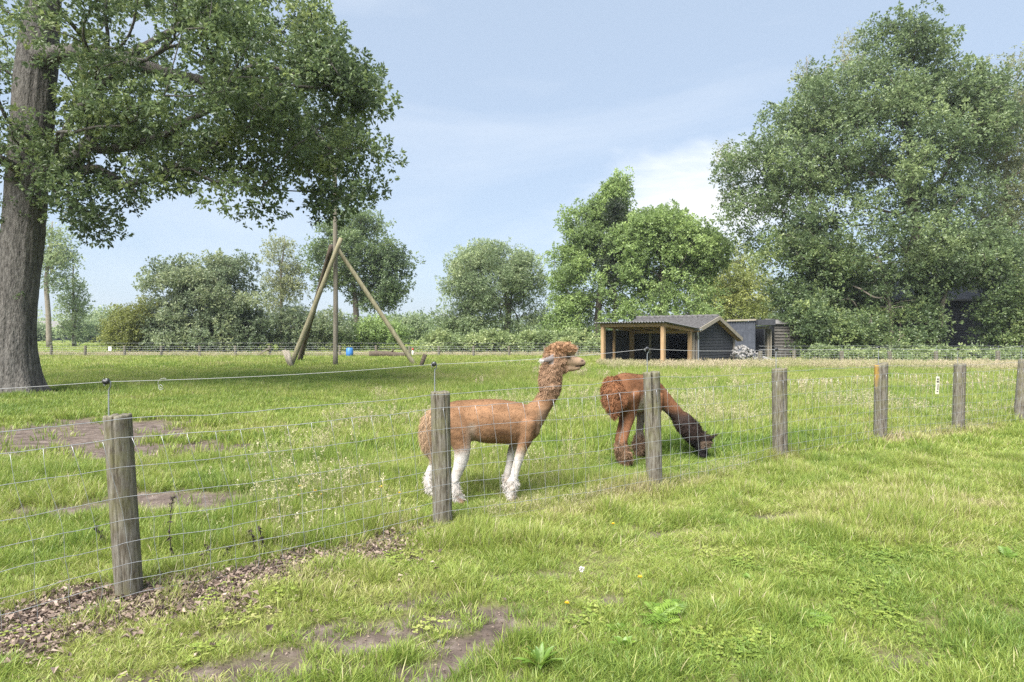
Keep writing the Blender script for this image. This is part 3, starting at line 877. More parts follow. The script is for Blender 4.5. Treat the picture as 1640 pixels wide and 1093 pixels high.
# --- the old oak on the left
def build_oak():
    Y = 16.5
    b = at(24, 632, Y); b[2] = gz1(b[0], b[1]) - .05
    cl = np.array([at(22, 632, Y), at(17, 560, Y), at(20, 480, Y), at(26, 400, Y), at(33, 300, Y), at(39, 200, Y), at(44, 100, Y), at(52, 0, Y), at(66, -110, Y), at(74, -230, Y)])
    cl[:, 1] += np.linspace(0, .5, len(cl)); cl[0, 2] = -.15
    r_ = np.array([.56, .51, .465, .465, .47, .465, .46, .39, .25, .12])
    P = smooth_path(cl, 12); Rr = np.interp(np.linspace(0, len(cl) - 1, len(P)), np.arange(len(cl)), r_)
    D, S, U = frames(P)
    n = 72
    th = np.arange(n) / n * 2 * np.pi
    z = P[:, 2]
    zz, tt = np.meshgrid(z, th, indexing='ij')
    arc = np.stack([np.cos(tt).ravel() * 3.2, np.sin(tt).ravel() * 3.2, zz.ravel() * .55], 1)
    big = fbm(np.stack([np.cos(tt).ravel() * 1.1, np.sin(tt).ravel() * 1.1, zz.ravel() * .5], 1), 2, 3).reshape(tt.shape)
    ridge = np.abs(fbm(arc * np.array([3.2, 3.2, 1.1]), 3, 9)).reshape(tt.shape)
    flare = np.exp(-np.maximum(zz, 0) / .42) * (.24 + .24 * np.maximum(0, np.cos(tt * 5 + .7)) + .1 * big)
    rr = Rr[:, None] * (1 + .07 * big + flare) + .045 * (.5 - ridge * 2.2)
    burl = np.exp(-((zz - 3.05) / .33) ** 2) * np.exp(-((np.cos(tt) - .9) / .45) ** 2)
    rr = rr + .10 * burl
    V = (P[:, None] + rr[..., None] * (np.cos(tt)[..., None] * S[:, None] + np.sin(tt)[..., None] * U[:, None])).reshape(-1, 3)
    m = len(P); i = np.arange(m - 1)[:, None] * n; j = np.arange(n)[None]; k = (j + 1) % n
    Q = np.stack([i + j, i + k, i + n + k, i + n + j], -1).reshape(-1, 4)
    c = np.array([at(40, 60, Y)[0], 17.0, 9.6])
    lobes = [(c[0], 17.2, 10.2, 8.6, 7.6, 5.2, 240), (c[0] + 5.2, 16.6, 8.9, 4.1, 4.4, 3.6, 170), (c[0] + 7.1, 17.0, 7.4, 2.5, 3.2, 2.0, 52),
             (c[0] + 5.6, 14.6, 7.8, 3.2, 2.4, 1.6, 55), (c[0] - 5, 16.2, 8.4, 4.6, 5, 3.2, 80), (c[0], 17.5, 14.2, 6.2, 5.6, 3.6, 90),
             (c[0] + 8.1, 16.9, 8.3, 1.3, 2.2, 1.6, 22)]
    ex = []
    def hang(px, py, Yk, k, sx, sy):
        for _ in range(k):
            ex.append(at(px + rng.normal(0, sx), py + rng.normal(0, sy), Yk + rng.normal(0, .7)))
    hang(110, 300, 16.2, 9, 22, 22); hang(160, 345, 15.9, 5, 14, 14); hang(205, 285, 16.0, 6, 18, 16); hang(95, 250, 17.0, 5, 16, 22)
    hang(270, 265, 15.6, 8, 26, 16); hang(335, 250, 15.4, 8, 22, 18); hang(400, 295, 15.5, 7, 18, 20); hang(425, 330, 15.6, 2, 8, 6)
    hang(505, 280, 16.4, 6, 14, 22); hang(530, 325, 16.5, 6, 14, 16); hang(565, 290, 16.6, 6, 16, 16); hang(585, 220, 16.6, 7, 14, 22); hang(600, 160, 16.6, 3, 10, 18)
    hang(460, 250, 16.0, 6, 20, 20)
    hang(15, 200, 15.7, 4, 14, 50); hang(120, 210, 15.8, 6, 26, 26); hang(210, 210, 16.2, 8, 30, 20)
    ex = np.array(ex)
    r = np.random.default_rng(21)
    tg = sample_lobes(lobes, 540, r)
    low = 1.6 + (535 - np.interp((tg[:, 0] / tg[:, 1] * 1000 + 820), [-400, 60, 140, 240, 420, 520, 620], [330, 250, 250, 235, 250, 265, 230])) / 1000 * tg[:, 1]
    tg = tg[(tg[:, 2] > low) & (tg[:, 0] < np.interp(tg[:, 2], [5, 7.5, 9, 10.5, 14], [-3.5, -3.5, -4.2, -5.3, -6.8]))]
    # main limbs leave the trunk first so that the rest hangs on them
    limbs = [[at(60, 92, Y), at(110, 86, 16.3), at(185, 98, 16.1), at(250, 112, 15.9), at(320, 132, 15.8), at(385, 158, 15.8), at(430, 180, 15.9)],
             [at(185, 98, 16.1), at(260, 60, 16.6), at(340, 20, 17.0), at(430, 0, 17.2)],
             [at(128, 90, 16.2), at(135, 140, 16.0), at(142, 200, 15.9), at(145, 250, 15.9), at(135, 285, 15.9)],
             [at(320, 132, 15.8), at(400, 150, 16.3), at(480, 190, 16.5), at(530, 240, 16.5)]]
    pts = []
    A, rad, chains = grow_skeleton(cl, r_, np.concatenate([tg, ex]), r, alpha=.42, tip=.016, rise=.35)
    root = thing('oak_tree', 'massive old oak with thick grey trunk and spreading crown over the pasture', 'tree', tuple(b))
    mb = MB(); mb.add(V - b, Q)
    for ch, first in chains:
        if first: continue
        Pp = A[ch]; R2 = rad[ch].copy(); R2[0] = min(R2[0], R2[1] * 1.25)
        if len(Pp) > 2:
            P2 = smooth_path(Pp, 2); R2 = np.interp(np.linspace(0, len(Pp) - 1, len(P2)), np.arange(len(Pp)), R2)
        else: P2 = Pp
        mb.tube(P2 - b, R2, 8 if R2.max() > .06 else 4)
    lr = [(.24, .085), (.12, .03), (.08, .02), (.10, .03)]
    for L_, (ra, rb) in zip(limbs, lr):
        Pp = smooth_path(np.array(L_), 5); k_ = len(Pp)
        Pp = Pp + np.stack([vnoise(np.stack([np.arange(k_) * .4, np.full(k_, q * 9.0), np.full(k_, 2.0)], 1), 77) * .07 for q in range(3)], 1)
        mb.tube(Pp - b, np.linspace(ra, rb, k_), 10)
    mb.obj('trunk', M['oak_bark'], root, True)
    allc = np.concatenate([tg, ex])
    V1, T1, t1 = crown_leaves(allc, 225, .58, 9, .12, .072, r, flat=.8, droop=.12, up=.6, spread=.085)
    # sprouts on the bark
    sp = []
    for k in range(26):
        zk = r.choice([2.6, 4.5, 5.1, 5.6, 6.3, 7.4]) + r.normal(0, .12); a = r.uniform(-2.6, -.4)
        i0 = int(np.argmin(np.abs(P[:, 2] - zk)))
        sp.append(P[i0] + np.array([math.cos(a), math.sin(a), 0]) * (Rr[i0] + .03))
    V2, T2, t2 = crown_leaves(np.array(sp), 14, .12, 7, .085, .05, r, spread=.06)
    link('crown', make_mesh('crown', np.concatenate([V1, V2]) - b, np.concatenate([T1, T2 + len(V1)]), M['oak_leaf'], False, {'tint': np.concatenate([t1, t2])}), root)
    BODIES.append((b[0], b[1], .85))

def lobe(px, py, Y, rx, rz, ry=None, w=None):
    p = at(px, py, Y); k = Y / 1000
    ry = ry if ry is not None else rx * k * .85
    l = [p[0], p[1], p[2], rx * k, ry, rz * k]
    return tuple(l + ([w] if w else []))

def trunk_line(pts, Y, dy=0.0):
    P = np.array([at(px, py, Y) for px, py in pts]); P[0, 2] = -.1
    P[:, 1] += np.linspace(0, dy, len(P))
    return P

def build_far_trees():
    G = 'trees behind the far fence'
    Y = 70
    plant_tree('slender_tree', 'slender tree with pale bare lower trunk beside the old oak', 'tree', at(79, 553, Y), trunk_line([(79, 553), (77, 500), (74, 450), (80, 400), (84, 355)], Y), [.30, .25, .22, .13, .05],
               [lobe(84, 385, Y, 30, 40), lobe(88, 430, Y, 36, 34), lobe(70, 370, Y, 24, 30)], 110, 75, .24, .14, M['ash_leaf'], M['pale_bark'], R=1.0, seed=31, spread=.25)
    Y = 74
    plant_tree('slender_tree', 'narrow conical young tree left of the yellow shrub', 'tree', at(119, 552, Y), trunk_line([(119, 552), (118, 500), (117, 440), (118, 425)], Y), [.25, .18, .08, .03],
               [lobe(118, 450, Y, 16, 26), lobe(118, 495, Y, 22, 28), lobe(118, 528, Y, 22, 18)], 90, 70, .24, .14, M['ash_leaf'], M['bark'], R=.95, seed=32, spread=.22)
    Y = 51
    plant_tree('yellow_shrub', 'yellow-green shrub at the edge of the dark bush', 'shrub', at(208, 566, Y), trunk_line([(208, 566), (206, 530), (204, 505)], Y), [.12, .08, .03],
               [lobe(205, 525, Y, 36, 36), lobe(222, 500, Y, 22, 32), lobe(190, 540, Y, 26, 22)], 110, 210, .15, .085, M['yellow_leaf'], M['bark'], R=.75, seed=33, zmin=.3, spread=.15, droop=.15)
    Y = 53
    plant_tree('laurel_bush', 'huge rounded dark green bush behind the far fence', 'bush', at(322, 564, Y), trunk_line([(322, 564), (322, 520), (324, 470), (326, 440)], Y), [.3, .26, .18, .06],
               [lobe(285, 470, Y, 60, 58), lobe(360, 472, Y, 62, 62), lobe(325, 450, Y, 55, 42), lobe(300, 520, Y, 78, 44), lobe(370, 520, Y, 64, 44), lobe(372, 428, Y, 26, 20), lobe(280, 428, Y, 28, 18), lobe(252, 532, Y, 44, 30), lobe(402, 530, Y, 38, 34), lobe(325, 546, Y, 100, 20)],
               420, 220, .21, .12, M['bush_leaf'], M['bark'], R=.85, seed=34, zmin=.3, q=9, spread=.18)
    Y = 64
    plant_tree('birch_tree', 'thin pale-leaved tree between dark bush and pole frame', 'tree', at(452, 560, Y), trunk_line([(452, 560), (451, 500), (450, 440), (456, 390)], Y), [.2, .15, .1, .03],
               [lobe(452, 430, Y, 32, 52), lobe(440, 470, Y, 30, 40), lobe(470, 450, Y, 24, 45)], 120, 105, .19, .11, M['birch_leaf'], M['pale_bark'], R=.9, seed=35, spread=.2)
    Y = 55
    plant_tree('hazel_shrub', 'dark shrub behind the leaning pole of the pole frame', 'shrub', at(500, 564, Y), trunk_line([(500, 564), (500, 530), (500, 505)], Y), [.12, .1, .04],
               [lobe(480, 525, Y, 40, 42), lobe(525, 525, Y, 40, 36), lobe(455, 535, Y, 22, 26)], 130, 190, .19, .11, M['bush_leaf'], M['bark'], R=.8, seed=36, zmin=.3, spread=.16)
    Y = 60
    plant_tree('oak_tree', 'round-crowned oak directly behind the pole frame', 'tree', at(572, 562, Y), trunk_line([(572, 562), (571, 520), (568, 470), (560, 420), (555, 370)], Y), [.34, .3, .24, .14, .05],
               [lobe(580, 400, Y, 62, 60), lobe(560, 355, Y, 38, 36), lobe(620, 440, Y, 46, 44), lobe(530, 420, Y, 40, 48), lobe(600, 475, Y, 52, 22), lobe(525, 375, Y, 26, 26)], 270, 190, .21, .13, M['oak_leaf2'], M['bark'], R=.95, seed=37, spread=.2, group=G)
    Y = 58
    plant_tree('hawthorn_shrub', 'low olive shrub under the round-crowned oak', 'shrub', at(600, 564, Y), trunk_line([(600, 564), (600, 535)], Y), [.1, .05],
               [lobe(585, 535, Y, 40, 28), lobe(625, 540, Y, 30, 22)], 80, 180, .19, .11, M['alder_leaf'], M['bark'], R=.75, seed=38, zmin=.2, spread=.16)
    Y = 88
    plant_tree('distant_tree', 'small hazy tree in the gap left of the broad ash', 'tree', at(655, 555, Y), trunk_line([(655, 555), (655, 520)], Y), [.2, .08],
               [lobe(640, 525, Y, 30, 25), lobe(675, 525, Y, 28, 22)], 70, 130, .3, .18, M['ash_leaf'], M['bark'], R=1.2, seed=39, zmin=.2, spread=.25)
    Y = 55
    plant_tree('ash_tree', 'broad grey-green ash tree in the middle behind the far fence', 'tree', at(812, 563, Y), trunk_line([(812, 563), (812, 530), (815, 490), (806, 450), (800, 410)], Y), [.36, .32, .22, .13, .05],
               [lobe(780, 450, Y, 72, 56), lobe(835, 440, Y, 44, 46), lobe(760, 415, Y, 32, 28), lobe(815, 410, Y, 30, 26), lobe(725, 505, Y, 38, 36), lobe(775, 500, Y, 40, 30), lobe(860, 490, Y, 24, 40), lobe(745, 535, Y, 58, 24), lobe(850, 532, Y, 36, 26)], 380, 200, .22, .085, M['ash_leaf'], M['bark'], R=.8, seed=40, zmin=.4, q=10, spread=.2)
    Y = 50
    plant_tree('alder_tree', 'tall bright green alder left of the shelter roof', 'tree', at(955, 563, Y), trunk_line([(955, 563), (958, 500), (968, 420), (985, 340), (990, 290)], Y), [.3, .26, .2, .1, .03],
               [lobe(935, 450, Y, 50, 70), lobe(945, 510, Y, 62, 50), lobe(960, 380, Y, 44, 50), lobe(985, 330, Y, 28, 44), lobe(905, 490, Y, 28, 50), lobe(930, 360, Y, 20, 34), lobe(987, 312, Y, 13, 26, .7, 24), lobe(968, 335, Y, 18, 26, .9, 26), lobe(1000, 390, Y, 40, 56, 1.8, 50), lobe(912, 440, Y, 34, 56, 1.6, 44), lobe(900, 525, Y, 30, 36, 1.4, 30), lobe(938, 372, Y, 36, 46, 1.6, 44)],
               480, 190, .17, .11, M['alder_leaf'], M['bark'], R=.75, seed=41, zmin=.3, spread=.16, group=G, extra=[at(988 + k * 3, 300 - k * 7, Y) for k in range(4)])
    plant_tree('ivy_column', 'dark ivy smothering a slim dead trunk inside the bright alder', 'ivy', at(985, 563, 48.0), trunk_line([(985, 563), (985, 450), (985, 330)], 48.0), [.15, .12, .05],
               [lobe(986, 345, 47.8, 17, 34, .8), lobe(980, 400, 47.8, 17, 50, .8), lobe(975, 450, 47.8, 13, 35, .8)], 80, 150, .13, .10, M['ivy_leaf'], M['bark'], R=.5, seed=42, spread=.1)
    Y = 47
    plant_tree('maple_tree', 'wide leafy green tree right behind the shelter roof', 'tree', at(1065, 563, Y), trunk_line([(1065, 563), (1062, 510), (1060, 450), (1058, 390)], Y), [.3, .26, .17, .05],
               [lobe(1055, 420, Y, 66, 62), lobe(1100, 440, Y, 60, 60), lobe(1010, 450, Y, 56, 66), lobe(1060, 500, Y, 95, 44), lobe(1040, 370, Y, 40, 30), lobe(1015, 400, Y, 44, 50, 2.0, 40), lobe(1130, 410, Y, 34, 36, 1.5, 30), lobe(1050, 365, Y, 60, 34, 2.2, 60), lobe(1100, 390, Y, 50, 40, 2.2, 50)],
               500, 190, .18, .12, M['alder_leaf'], M['bark'], R=.75, seed=43, zmin=.3, q=9, spread=.16)
    Y = 62
    plant_tree('willow_tree', 'yellow-green tree in the gap beside the big oak group', 'tree', at(1175, 560, Y), trunk_line([(1175, 560), (1172, 500), (1168, 430)], Y), [.3, .24, .07],
               [lobe(1165, 440, Y, 62, 60), lobe(1200, 470, Y, 55, 50), lobe(1140, 480, Y, 42, 50), lobe(1180, 510, Y, 70, 36)], 230, 170, .24, .12, M['lime_leaf'], M['bark'], R=1.1, seed=44, zmin=.3, spread=.22, droop=.3)
    # right-hand group
    Y = 42
    plant_tree('oak_tree', 'towering oak with dense crown above the black barn', 'tree', at(1480, 570, Y), trunk_line([(1480, 570), (1482, 500), (1478, 430), (1470, 340), (1462, 220), (1455, 130), (1452, 70)], Y, .6), [.62, .55, .46, .34, .17, .07, .03],
               [lobe(1440, 120, Y, 70, 110), lobe(1400, 240, Y, 135, 105), lobe(1490, 210, Y, 95, 110), lobe(1310, 250, Y, 105, 95), lobe(1255, 330, Y, 100, 110), lobe(1400, 360, Y, 150, 105), lobe(1530, 340, Y, 85, 90), lobe(1340, 440, Y, 110, 85), lobe(1545, 140, Y, 52, 70), lobe(1240, 220, Y, 48, 70), lobe(1440, 75, Y, 52, 62, 2.2, 48), lobe(1505, 130, Y, 50, 66, 2.2, 42), lobe(1395, 150, Y, 55, 66, 2.2, 42), lobe(1320, 165, Y, 55, 60, 2.4, 55), lobe(1565, 190, Y, 62, 80, 2.6, 65), lobe(1215, 290, Y, 60, 70, 2.4, 50)],
               800, 215, .18, .115, M['oak_leaf2'], M['bark'], R=.95, seed=45, spread=.17, q=9, tip=.017, zmin=1.6)
    Y = 40
    plant_tree('field_maple', 'low leafy tree with slanting trunks in front of the barn', 'tree', at(1425, 575, Y), trunk_line([(1428, 575), (1424, 500), (1415, 440), (1400, 400)], Y), [.2, .17, .12, .05],
               [lobe(1380, 470, Y, 60, 60), lobe(1440, 520, Y, 60, 50), lobe(1330, 500, Y, 75, 55), lobe(1300, 440, Y, 55, 60), lobe(1260, 430, Y, 48, 62), lobe(1400, 545, Y, 90, 24), lobe(1330, 420, Y, 60, 46, 2.0, 24), lobe(1264, 500, Y, 26, 44, 1.0, 12)], 280, 200, .17, .11, M['oak_leaf'], M['pale_bark'], R=.8, seed=46, zmin=.3, spread=.15)
    plant_tree('field_maple', 'leafy branching tree beside the dark barn opening', 'tree', at(1502, 575, Y), trunk_line([(1502, 575), (1508, 500), (1520, 440), (1528, 390)], Y), [.16, .13, .09, .04],
               [lobe(1530, 420, Y, 70, 46), lobe(1490, 440, Y, 40, 40), lobe(1590, 400, Y, 50, 44), lobe(1488, 535, Y, 26, 34)], 170, 200, .17, .11, M['oak_leaf2'], M['pale_bark'], R=.75, seed=47, zmin=.3, spread=.15)
    Y = 44
    plant_tree('birch_tree', 'grey-green birch at the edge of the photo beside the towering oak', 'tree', at(1640, 570, Y), trunk_line([(1640, 570), (1630, 450), (1610, 300), (1622, 190), (1628, 130)], Y), [.25, .20, .10, .05, .02],
               [lobe(1620, 180, Y, 55, 90), lobe(1600, 310, Y, 55, 80), lobe(1660, 260, Y, 70, 120), lobe(1640, 420, Y, 60, 70), lobe(1625, 130, Y, 40, 56), lobe(1580, 240, Y, 45, 60), lobe(1590, 380, Y, 50, 60)], 420, 170, .14, .085, M['birch_leaf'], M['pale_bark'], R=.9, seed=48, droop=.55, spread=.15, up=.2, zmin=1.5)
    plant_tree('birch_tree', 'feathery birch top rising left of the towering oak', 'tree', at(1298, 568, 46), trunk_line([(1330, 568), (1310, 400), (1296, 220), (1292, 100)], 46), [.2, .16, .09, .02],
               [lobe(1290, 130, 46, 26, 46), lobe(1300, 190, 46, 40, 50), lobe(1370, 100, 47, 26, 66), lobe(1170, 280, 45, 26, 60), lobe(1160, 250, 45, 14, 36)], 150, 120, .12, .07, M['birch_leaf'], M['pale_bark'], R=.8, seed=49, droop=.7, spread=.15, up=.2)
    Y = 39
    plant_tree('elder_bush', 'dark leafy bush at the foot of the birch', 'bush', at(1610, 578, Y), trunk_line([(1610, 578), (1612, 530), (1612, 490)], Y), [.1, .08, .03],
               [lobe(1615, 480, Y, 48, 60), lobe(1600, 540, Y, 36, 36), lobe(1660, 500, Y, 50, 60)], 150, 190, .16, .1, M['oak_leaf'], M['bark'], R=.7, seed=50, zmin=.2, spread=.14)
    plant_tree('elder_bush', 'leafy bush beside the weathered board wall', 'bush', at(1300, 576, 38), trunk_line([(1300, 576), (1298, 530), (1296, 500)], 38), [.1, .08, .03],
               [lobe(1300, 520, 38, 40, 44), lobe(1345, 540, 38, 40, 34)], 120, 180, .16, .1, M['oak_leaf'], M['bark'], R=.65, seed=51, zmin=.2, spread=.14)
    # brambles, each a thicket of its own
    for i, (px, Yk, w, lab) in enumerate([(715, 46, 46, 'pale bramble thicket below the broad ash, beside the pole frame'), (790, 46.5, 50, 'pale bramble thicket below the trunk of the broad ash'), (870, 46, 48, 'pale bramble thicket between ash and bright alder'), (930, 45, 36, 'bramble thicket beside the shelter corner post')]):
        plant_tree('bramble_thicket', lab, 'bramble', at(px, 570, Yk), trunk_line([(px, 570), (px + 2, 555)], Yk), [.05, .03],
                   [lobe(px, 553, Yk, w, 18, 1.2), lobe(px - 14, 543, Yk, w * .5, 14, 1.0)], 70, 110, .17, .12, M['bramble_leaf'], M['bark'], R=.5, seed=60 + i, zmin=.1, spread=.14, group='brambles along the far fence')
    for i, (px, lab) in enumerate([(1330, 'low bramble behind the fence below the leafy trees'), (1410, 'low bramble behind the leaning fence post'), (1490, 'low bramble in front of the barn doorway'), (1560, 'low bramble below the dark barn wall'), (1625, 'low bramble at the edge of the photo')]):
        plant_tree('bramble_thicket', lab, 'bramble', at(px, 582, 35), trunk_line([(px, 582), (px + 2, 565)], 35), [.04, .03],
                   [lobe(px, 574, 35, 48, 13, .9)], 60, 110, .14, .10, M['bramble_leaf'], M['bark'], R=.42, seed=70 + i, zmin=.1, spread=.12, group='brambles along the right fence')
    # far-off wood on the horizon
    r = np.random.default_rng(90)
    cs = []
    for k in range(260):
        px = r.uniform(-150, 900); Yk = r.uniform(190, 260)
        h = 4.5 + 4.5 * (.5 + .5 * vnoise(np.array([[px * .012, 1.5, 0]]), 4)[0])
        for q in range(3): cs.append([(px - 820) * Yk / 1000, Yk, r.uniform(.15, 1) * h])
    V, T, t = crown_leaves(np.array(cs), 36, 3.2, 6, .9, .6, r, spread=.8)
    tag(link('distant_woods', make_mesh('distant_woods', V, T, M['ash_leaf'], False, {'tint': t})), 'far-off line of trees on the horizon', 'woods', kind='stuff')
    for px, Yk, w, h, lab in [(150, 105, 26, 22, 'small round tree near the distant barn'), (172, 110, 22, 34, 'loose pale tree left of the yellow shrub'), (62, 120, 14, 16, 'small tree in front of the distant barn')]:
        plant_tree('distant_tree', lab, 'tree', at(px, 550, Yk), trunk_line([(px, 550), (px, 530)], Yk), [.2, .1], [lobe(px, 545 - h * .6, Yk, w, h * .6)], 50, 120, .42, .26, M['ash_leaf'], M['bark'], R=1.4, seed=int(px), zmin=.2, spread=.35)

# ------------------------------------------------------------------ shelter frame of reference
SC = np.array([7.04, 29.1]); SU = np.array([-.72, .694]); SV = np.array([.694, .72])
def sh(u, v, z):
    p = SC + SU * u + SV * v
    return np.array([p[0], p[1], z])
def in_shelter(x, y):
    dx, dy = x - SC[0], y - SC[1]
    u = dx * SU[0] + dy * SU[1]; v = dx * SV[0] + dy * SV[1]
    return ((u > .05) & (u < 3.4) & (v > .3) & (v < 3.3)) | ((u > -.05) & (u < 4.5) & (v > 3.1) & (v < 7.6))

def build_shelter():
    o = sh(0, 0, 0)
    root = thing('animal_shelter', 'low charcoal field shelter with pine lean-to, tiled roof and boarded gable', 'shelter', tuple(o))
    def W(u, v, z): return sh(u, v, z) - o
    def bar(name, a, b, w, h, mat, up=(0, 0, 1)):
        mb = MB(); mb.bar(W(*a), W(*b), w, h, up); return mb.obj(name, M[mat], root)
    lz = lambda v: 2.09 - .092 * v            # underside of the lean-to roof
    upv = (SV[0], SV[1], 0)
    for u, v, w, m in ((0, 0, .17, 'new_wood'), (3.4, 0, .17, 'new_wood'), (0, 2.55, .16, 'new_wood'), (3.4, .95, .10, 'new_wood'), (3.4, 2.6, .19, 'new_wood'), (2.55, 3.05, .10, 'grey_wood'), (0.06, 3.02, .12, 'grey_wood')):
        bar('post', (u, v, -.1), (u, v, lz(v) - .145), w, w, m, upv)
    bar('beam', (-.16, 0, lz(0) - .07), (3.56, 0, lz(0) - .07), .10, .145, 'new_wood')
    bar('beam', (0, .055, lz(.055) - .072), (0, 2.9, lz(2.9) - .072), .10, .135, 'new_wood')
    bar('beam', (3.4, .055, lz(.055) - .072), (3.4, 2.9, lz(2.9) - .072), .10, .135, 'new_wood')
    bar('beam', (.06, 2.62, lz(2.62) - .16), (3.34, 2.62, lz(2.62) - .16), .08, .14, 'new_wood')
    for u in (.85, 1.7, 2.55):
        bar('rafter', (u, .06, lz(.06) - .06), (u, 2.95, lz(2.95) - .06), .06, .10, 'new_wood')
    # corrugated sheet
    us = np.linspace(-.32, 3.72, 204); vs = np.linspace(-.32, 3.05, 8)
    Vv = []
    for top in (0.012, 0):
        for v in vs:
            for u in us:
                Vv.append(W(u, v, lz(v) + .035 + top + .026 * math.sin(u * 2 * math.pi / .16)))
    Vv = np.array(Vv); nu, nv = len(us), len(vs); Q = []
    for k in range(2):
        for i in range(nv - 1):
            for j in range(nu - 1):
                a = k * nu * nv + i * nu + j; q = [a, a + 1, a + nu + 1, a + nu]
                Q.append(q if k == 0 else q[::-1])
    for j in range(nu - 1):
        a = j; b = nu * nv + j; Q += [[a, b, b + 1, a + 1]]; a += (nv - 1) * nu; b += (nv - 1) * nu; Q += [[a + 1, b + 1, b, a]]
    for i in range(nv - 1):
        a = i * nu; b = a + nu * nv; Q += [[a, a + nu, b + nu, b]]; a += nu - 1; b += nu - 1; Q += [[a, b, b + nu, a + nu]]
    link('corrugated_roof', make_mesh('corrugated_roof', Vv, np.array(Q), M['corrugated'], True), root)
    # boards of the closed left side and of the back wall inside
    def boards(name, a, b, z0, z1, th, mat, hgt=.16, nrm=None):
        a = np.array(a, float); b = np.array(b, float); n = int((z1 - z0) / hgt)
        for i in range(n):
            z = z0 + (i + .5) * hgt
            mb = MB(); mb.bar(W(a[0], a[1], z), W(b[0], b[1], z), th, hgt - .012); mb.obj(name, M[mat], root)
    boards('board', (3.52, .1), (3.52, 2.95), .02, 1.80, .025, 'charcoal')
    boards('board', (1.55, 3.14), (4.4, 3.14), .02, 1.78, .025, 'charcoal')
    boards('board', (.02, 3.14), (.42, 3.14), .02, 1.78, .025, 'charcoal')
    # shed body: dark inner walls, boarded gable
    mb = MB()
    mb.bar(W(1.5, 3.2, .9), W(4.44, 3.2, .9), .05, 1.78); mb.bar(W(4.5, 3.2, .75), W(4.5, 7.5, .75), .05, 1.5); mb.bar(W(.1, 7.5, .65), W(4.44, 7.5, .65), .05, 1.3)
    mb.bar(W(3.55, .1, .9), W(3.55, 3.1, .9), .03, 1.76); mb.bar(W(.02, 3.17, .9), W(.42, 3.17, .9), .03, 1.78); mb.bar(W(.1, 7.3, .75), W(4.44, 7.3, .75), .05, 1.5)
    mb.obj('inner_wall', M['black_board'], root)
    ridge_v, ridge_z, ev, ez, fv, fz = 5.05, 2.46, 3.05, 1.86, 7.72, 1.36
    def roof_z(v): return ez + (ridge_z - ez) * (v - ev) / (ridge_v - ev) if v < ridge_v else ridge_z + (fz - ridge_z) * (v - ridge_v) / (fv - ridge_v)
    hgt = .155
    for i in range(16):
        z0, z1 = .03 + i * hgt, .03 + (i + 1) * hgt - .008
        if z0 > ridge_z - .2: break
        def lim(z):
            lo, hi = 3.33, 7.38
            t = z + .10
            if t > roof_z(3.33): lo = max(lo, ev + (t - ez) / (ridge_z - ez) * (ridge_v - ev))
            if t > roof_z(7.38): hi = min(hi, ridge_v + (ridge_z - t) / (ridge_z - fz) * (fv - ridge_v))
            return lo, hi
        l0, h0 = lim(z0); l1, h1 = lim(z1)
        if h1 - l1 < .1: continue
        mb = MB(); mb.prism([W(-.012, l0, z0), W(-.012, h0, z0), W(.006, h1, z1), W(.006, l1, z1)], np.append(SU, 0) * .022)
        mb.obj('board', M['charcoal'], root)
    bar('corner_post', (-.03, 3.26, -.05), (-.03, 3.26, roof_z(3.26) - .08), .13, .10, 'grey_wood', upv)
    bar('corner_post', (-.03, 7.45, -.05), (-.03, 7.45, roof_z(7.45) - .08), .13, .10, 'grey_wood', upv)
    for a, b in (((ev - .12, ez - .035), (ridge_v, ridge_z)), ((ridge_v, ridge_z), (fv + .12, fz - .05))):
        bar('bargeboard', (-.36, a[0], a[1] - .03), (-.36, b[0], b[1] - .03), .035, .19, 'grey_wood')
        bar('rafter', (-.16, a[0], a[1] - .10), (-.16, b[0], b[1] - .10), .22, .06, 'new_wood')
    # tiled slopes, pantiles in courses
    for (v0, z0, v1, z1) in ((ev - .15, roof_z(ev) - .045, ridge_v, ridge_z), (fv + .12, roof_z(fv) - .05, ridge_v, ridge_z)):
        us = np.linspace(-.34, 4.6, 150); rows = 9 if v0 < ridge_v else 12
        Vv = []; Q = []
        for k in range(rows):
            for e, lift in ((k / rows, .05), ((k + 1) / rows, .012)):
                for u in us:
                    ph = (u / .29) % 1.0
                    wave = .050 * math.sin(2 * math.pi * ph) + .012 * math.sin(4 * math.pi * ph)
                    Vv.append(W(u, v0 + (v1 - v0) * e, z0 + (z1 - z0) * e + lift + wave + .04))
            for e in (k / rows,):
                for u in us: Vv.append(W(u, v0 + (v1 - v0) * e, z0 + (z1 - z0) * e + .012))
        nu = len(us)
        for k in range(rows):
            a = k * 3 * nu
            for j in range(nu - 1):
                Q.append([a + j, a + j + 1, a + nu + j + 1, a + nu + j]); Q.append([a + 2 * nu + j, a + 2 * nu + j + 1, a + j + 1, a + j])
        link('tiled_slope', make_mesh('tiled_slope', np.array(Vv), np.array(Q), M['tile'], False), root)
    for k in range(13):
        u = -.3 + k * .38
        mb = MB(); mb.tube([W(u, ridge_v, ridge_z + .05), W(u + .40, ridge_v, ridge_z + .065)], [.10, .115], 10); mb.obj('ridge_tile', M['tile'], root, True)
    # gutter and downpipe
    mb = MB(); mb.tube([W(-.4, 2.98, 1.80), W(4.5, 2.98, 1.76)], .055, 8); mb.obj('gutter', M['zinc'], root, True)
    mb = MB(); mb.tube(smooth_path([W(-.2, 2.98, 1.78), W(-.2, 2.98, 1.62), W(-.16, 3.12, 1.38), W(-.15, 3.14, 1.2), W(-.15, 3.14, .0)], 4), .042, 8); mb.obj('downpipe', M['zinc'], root, True)

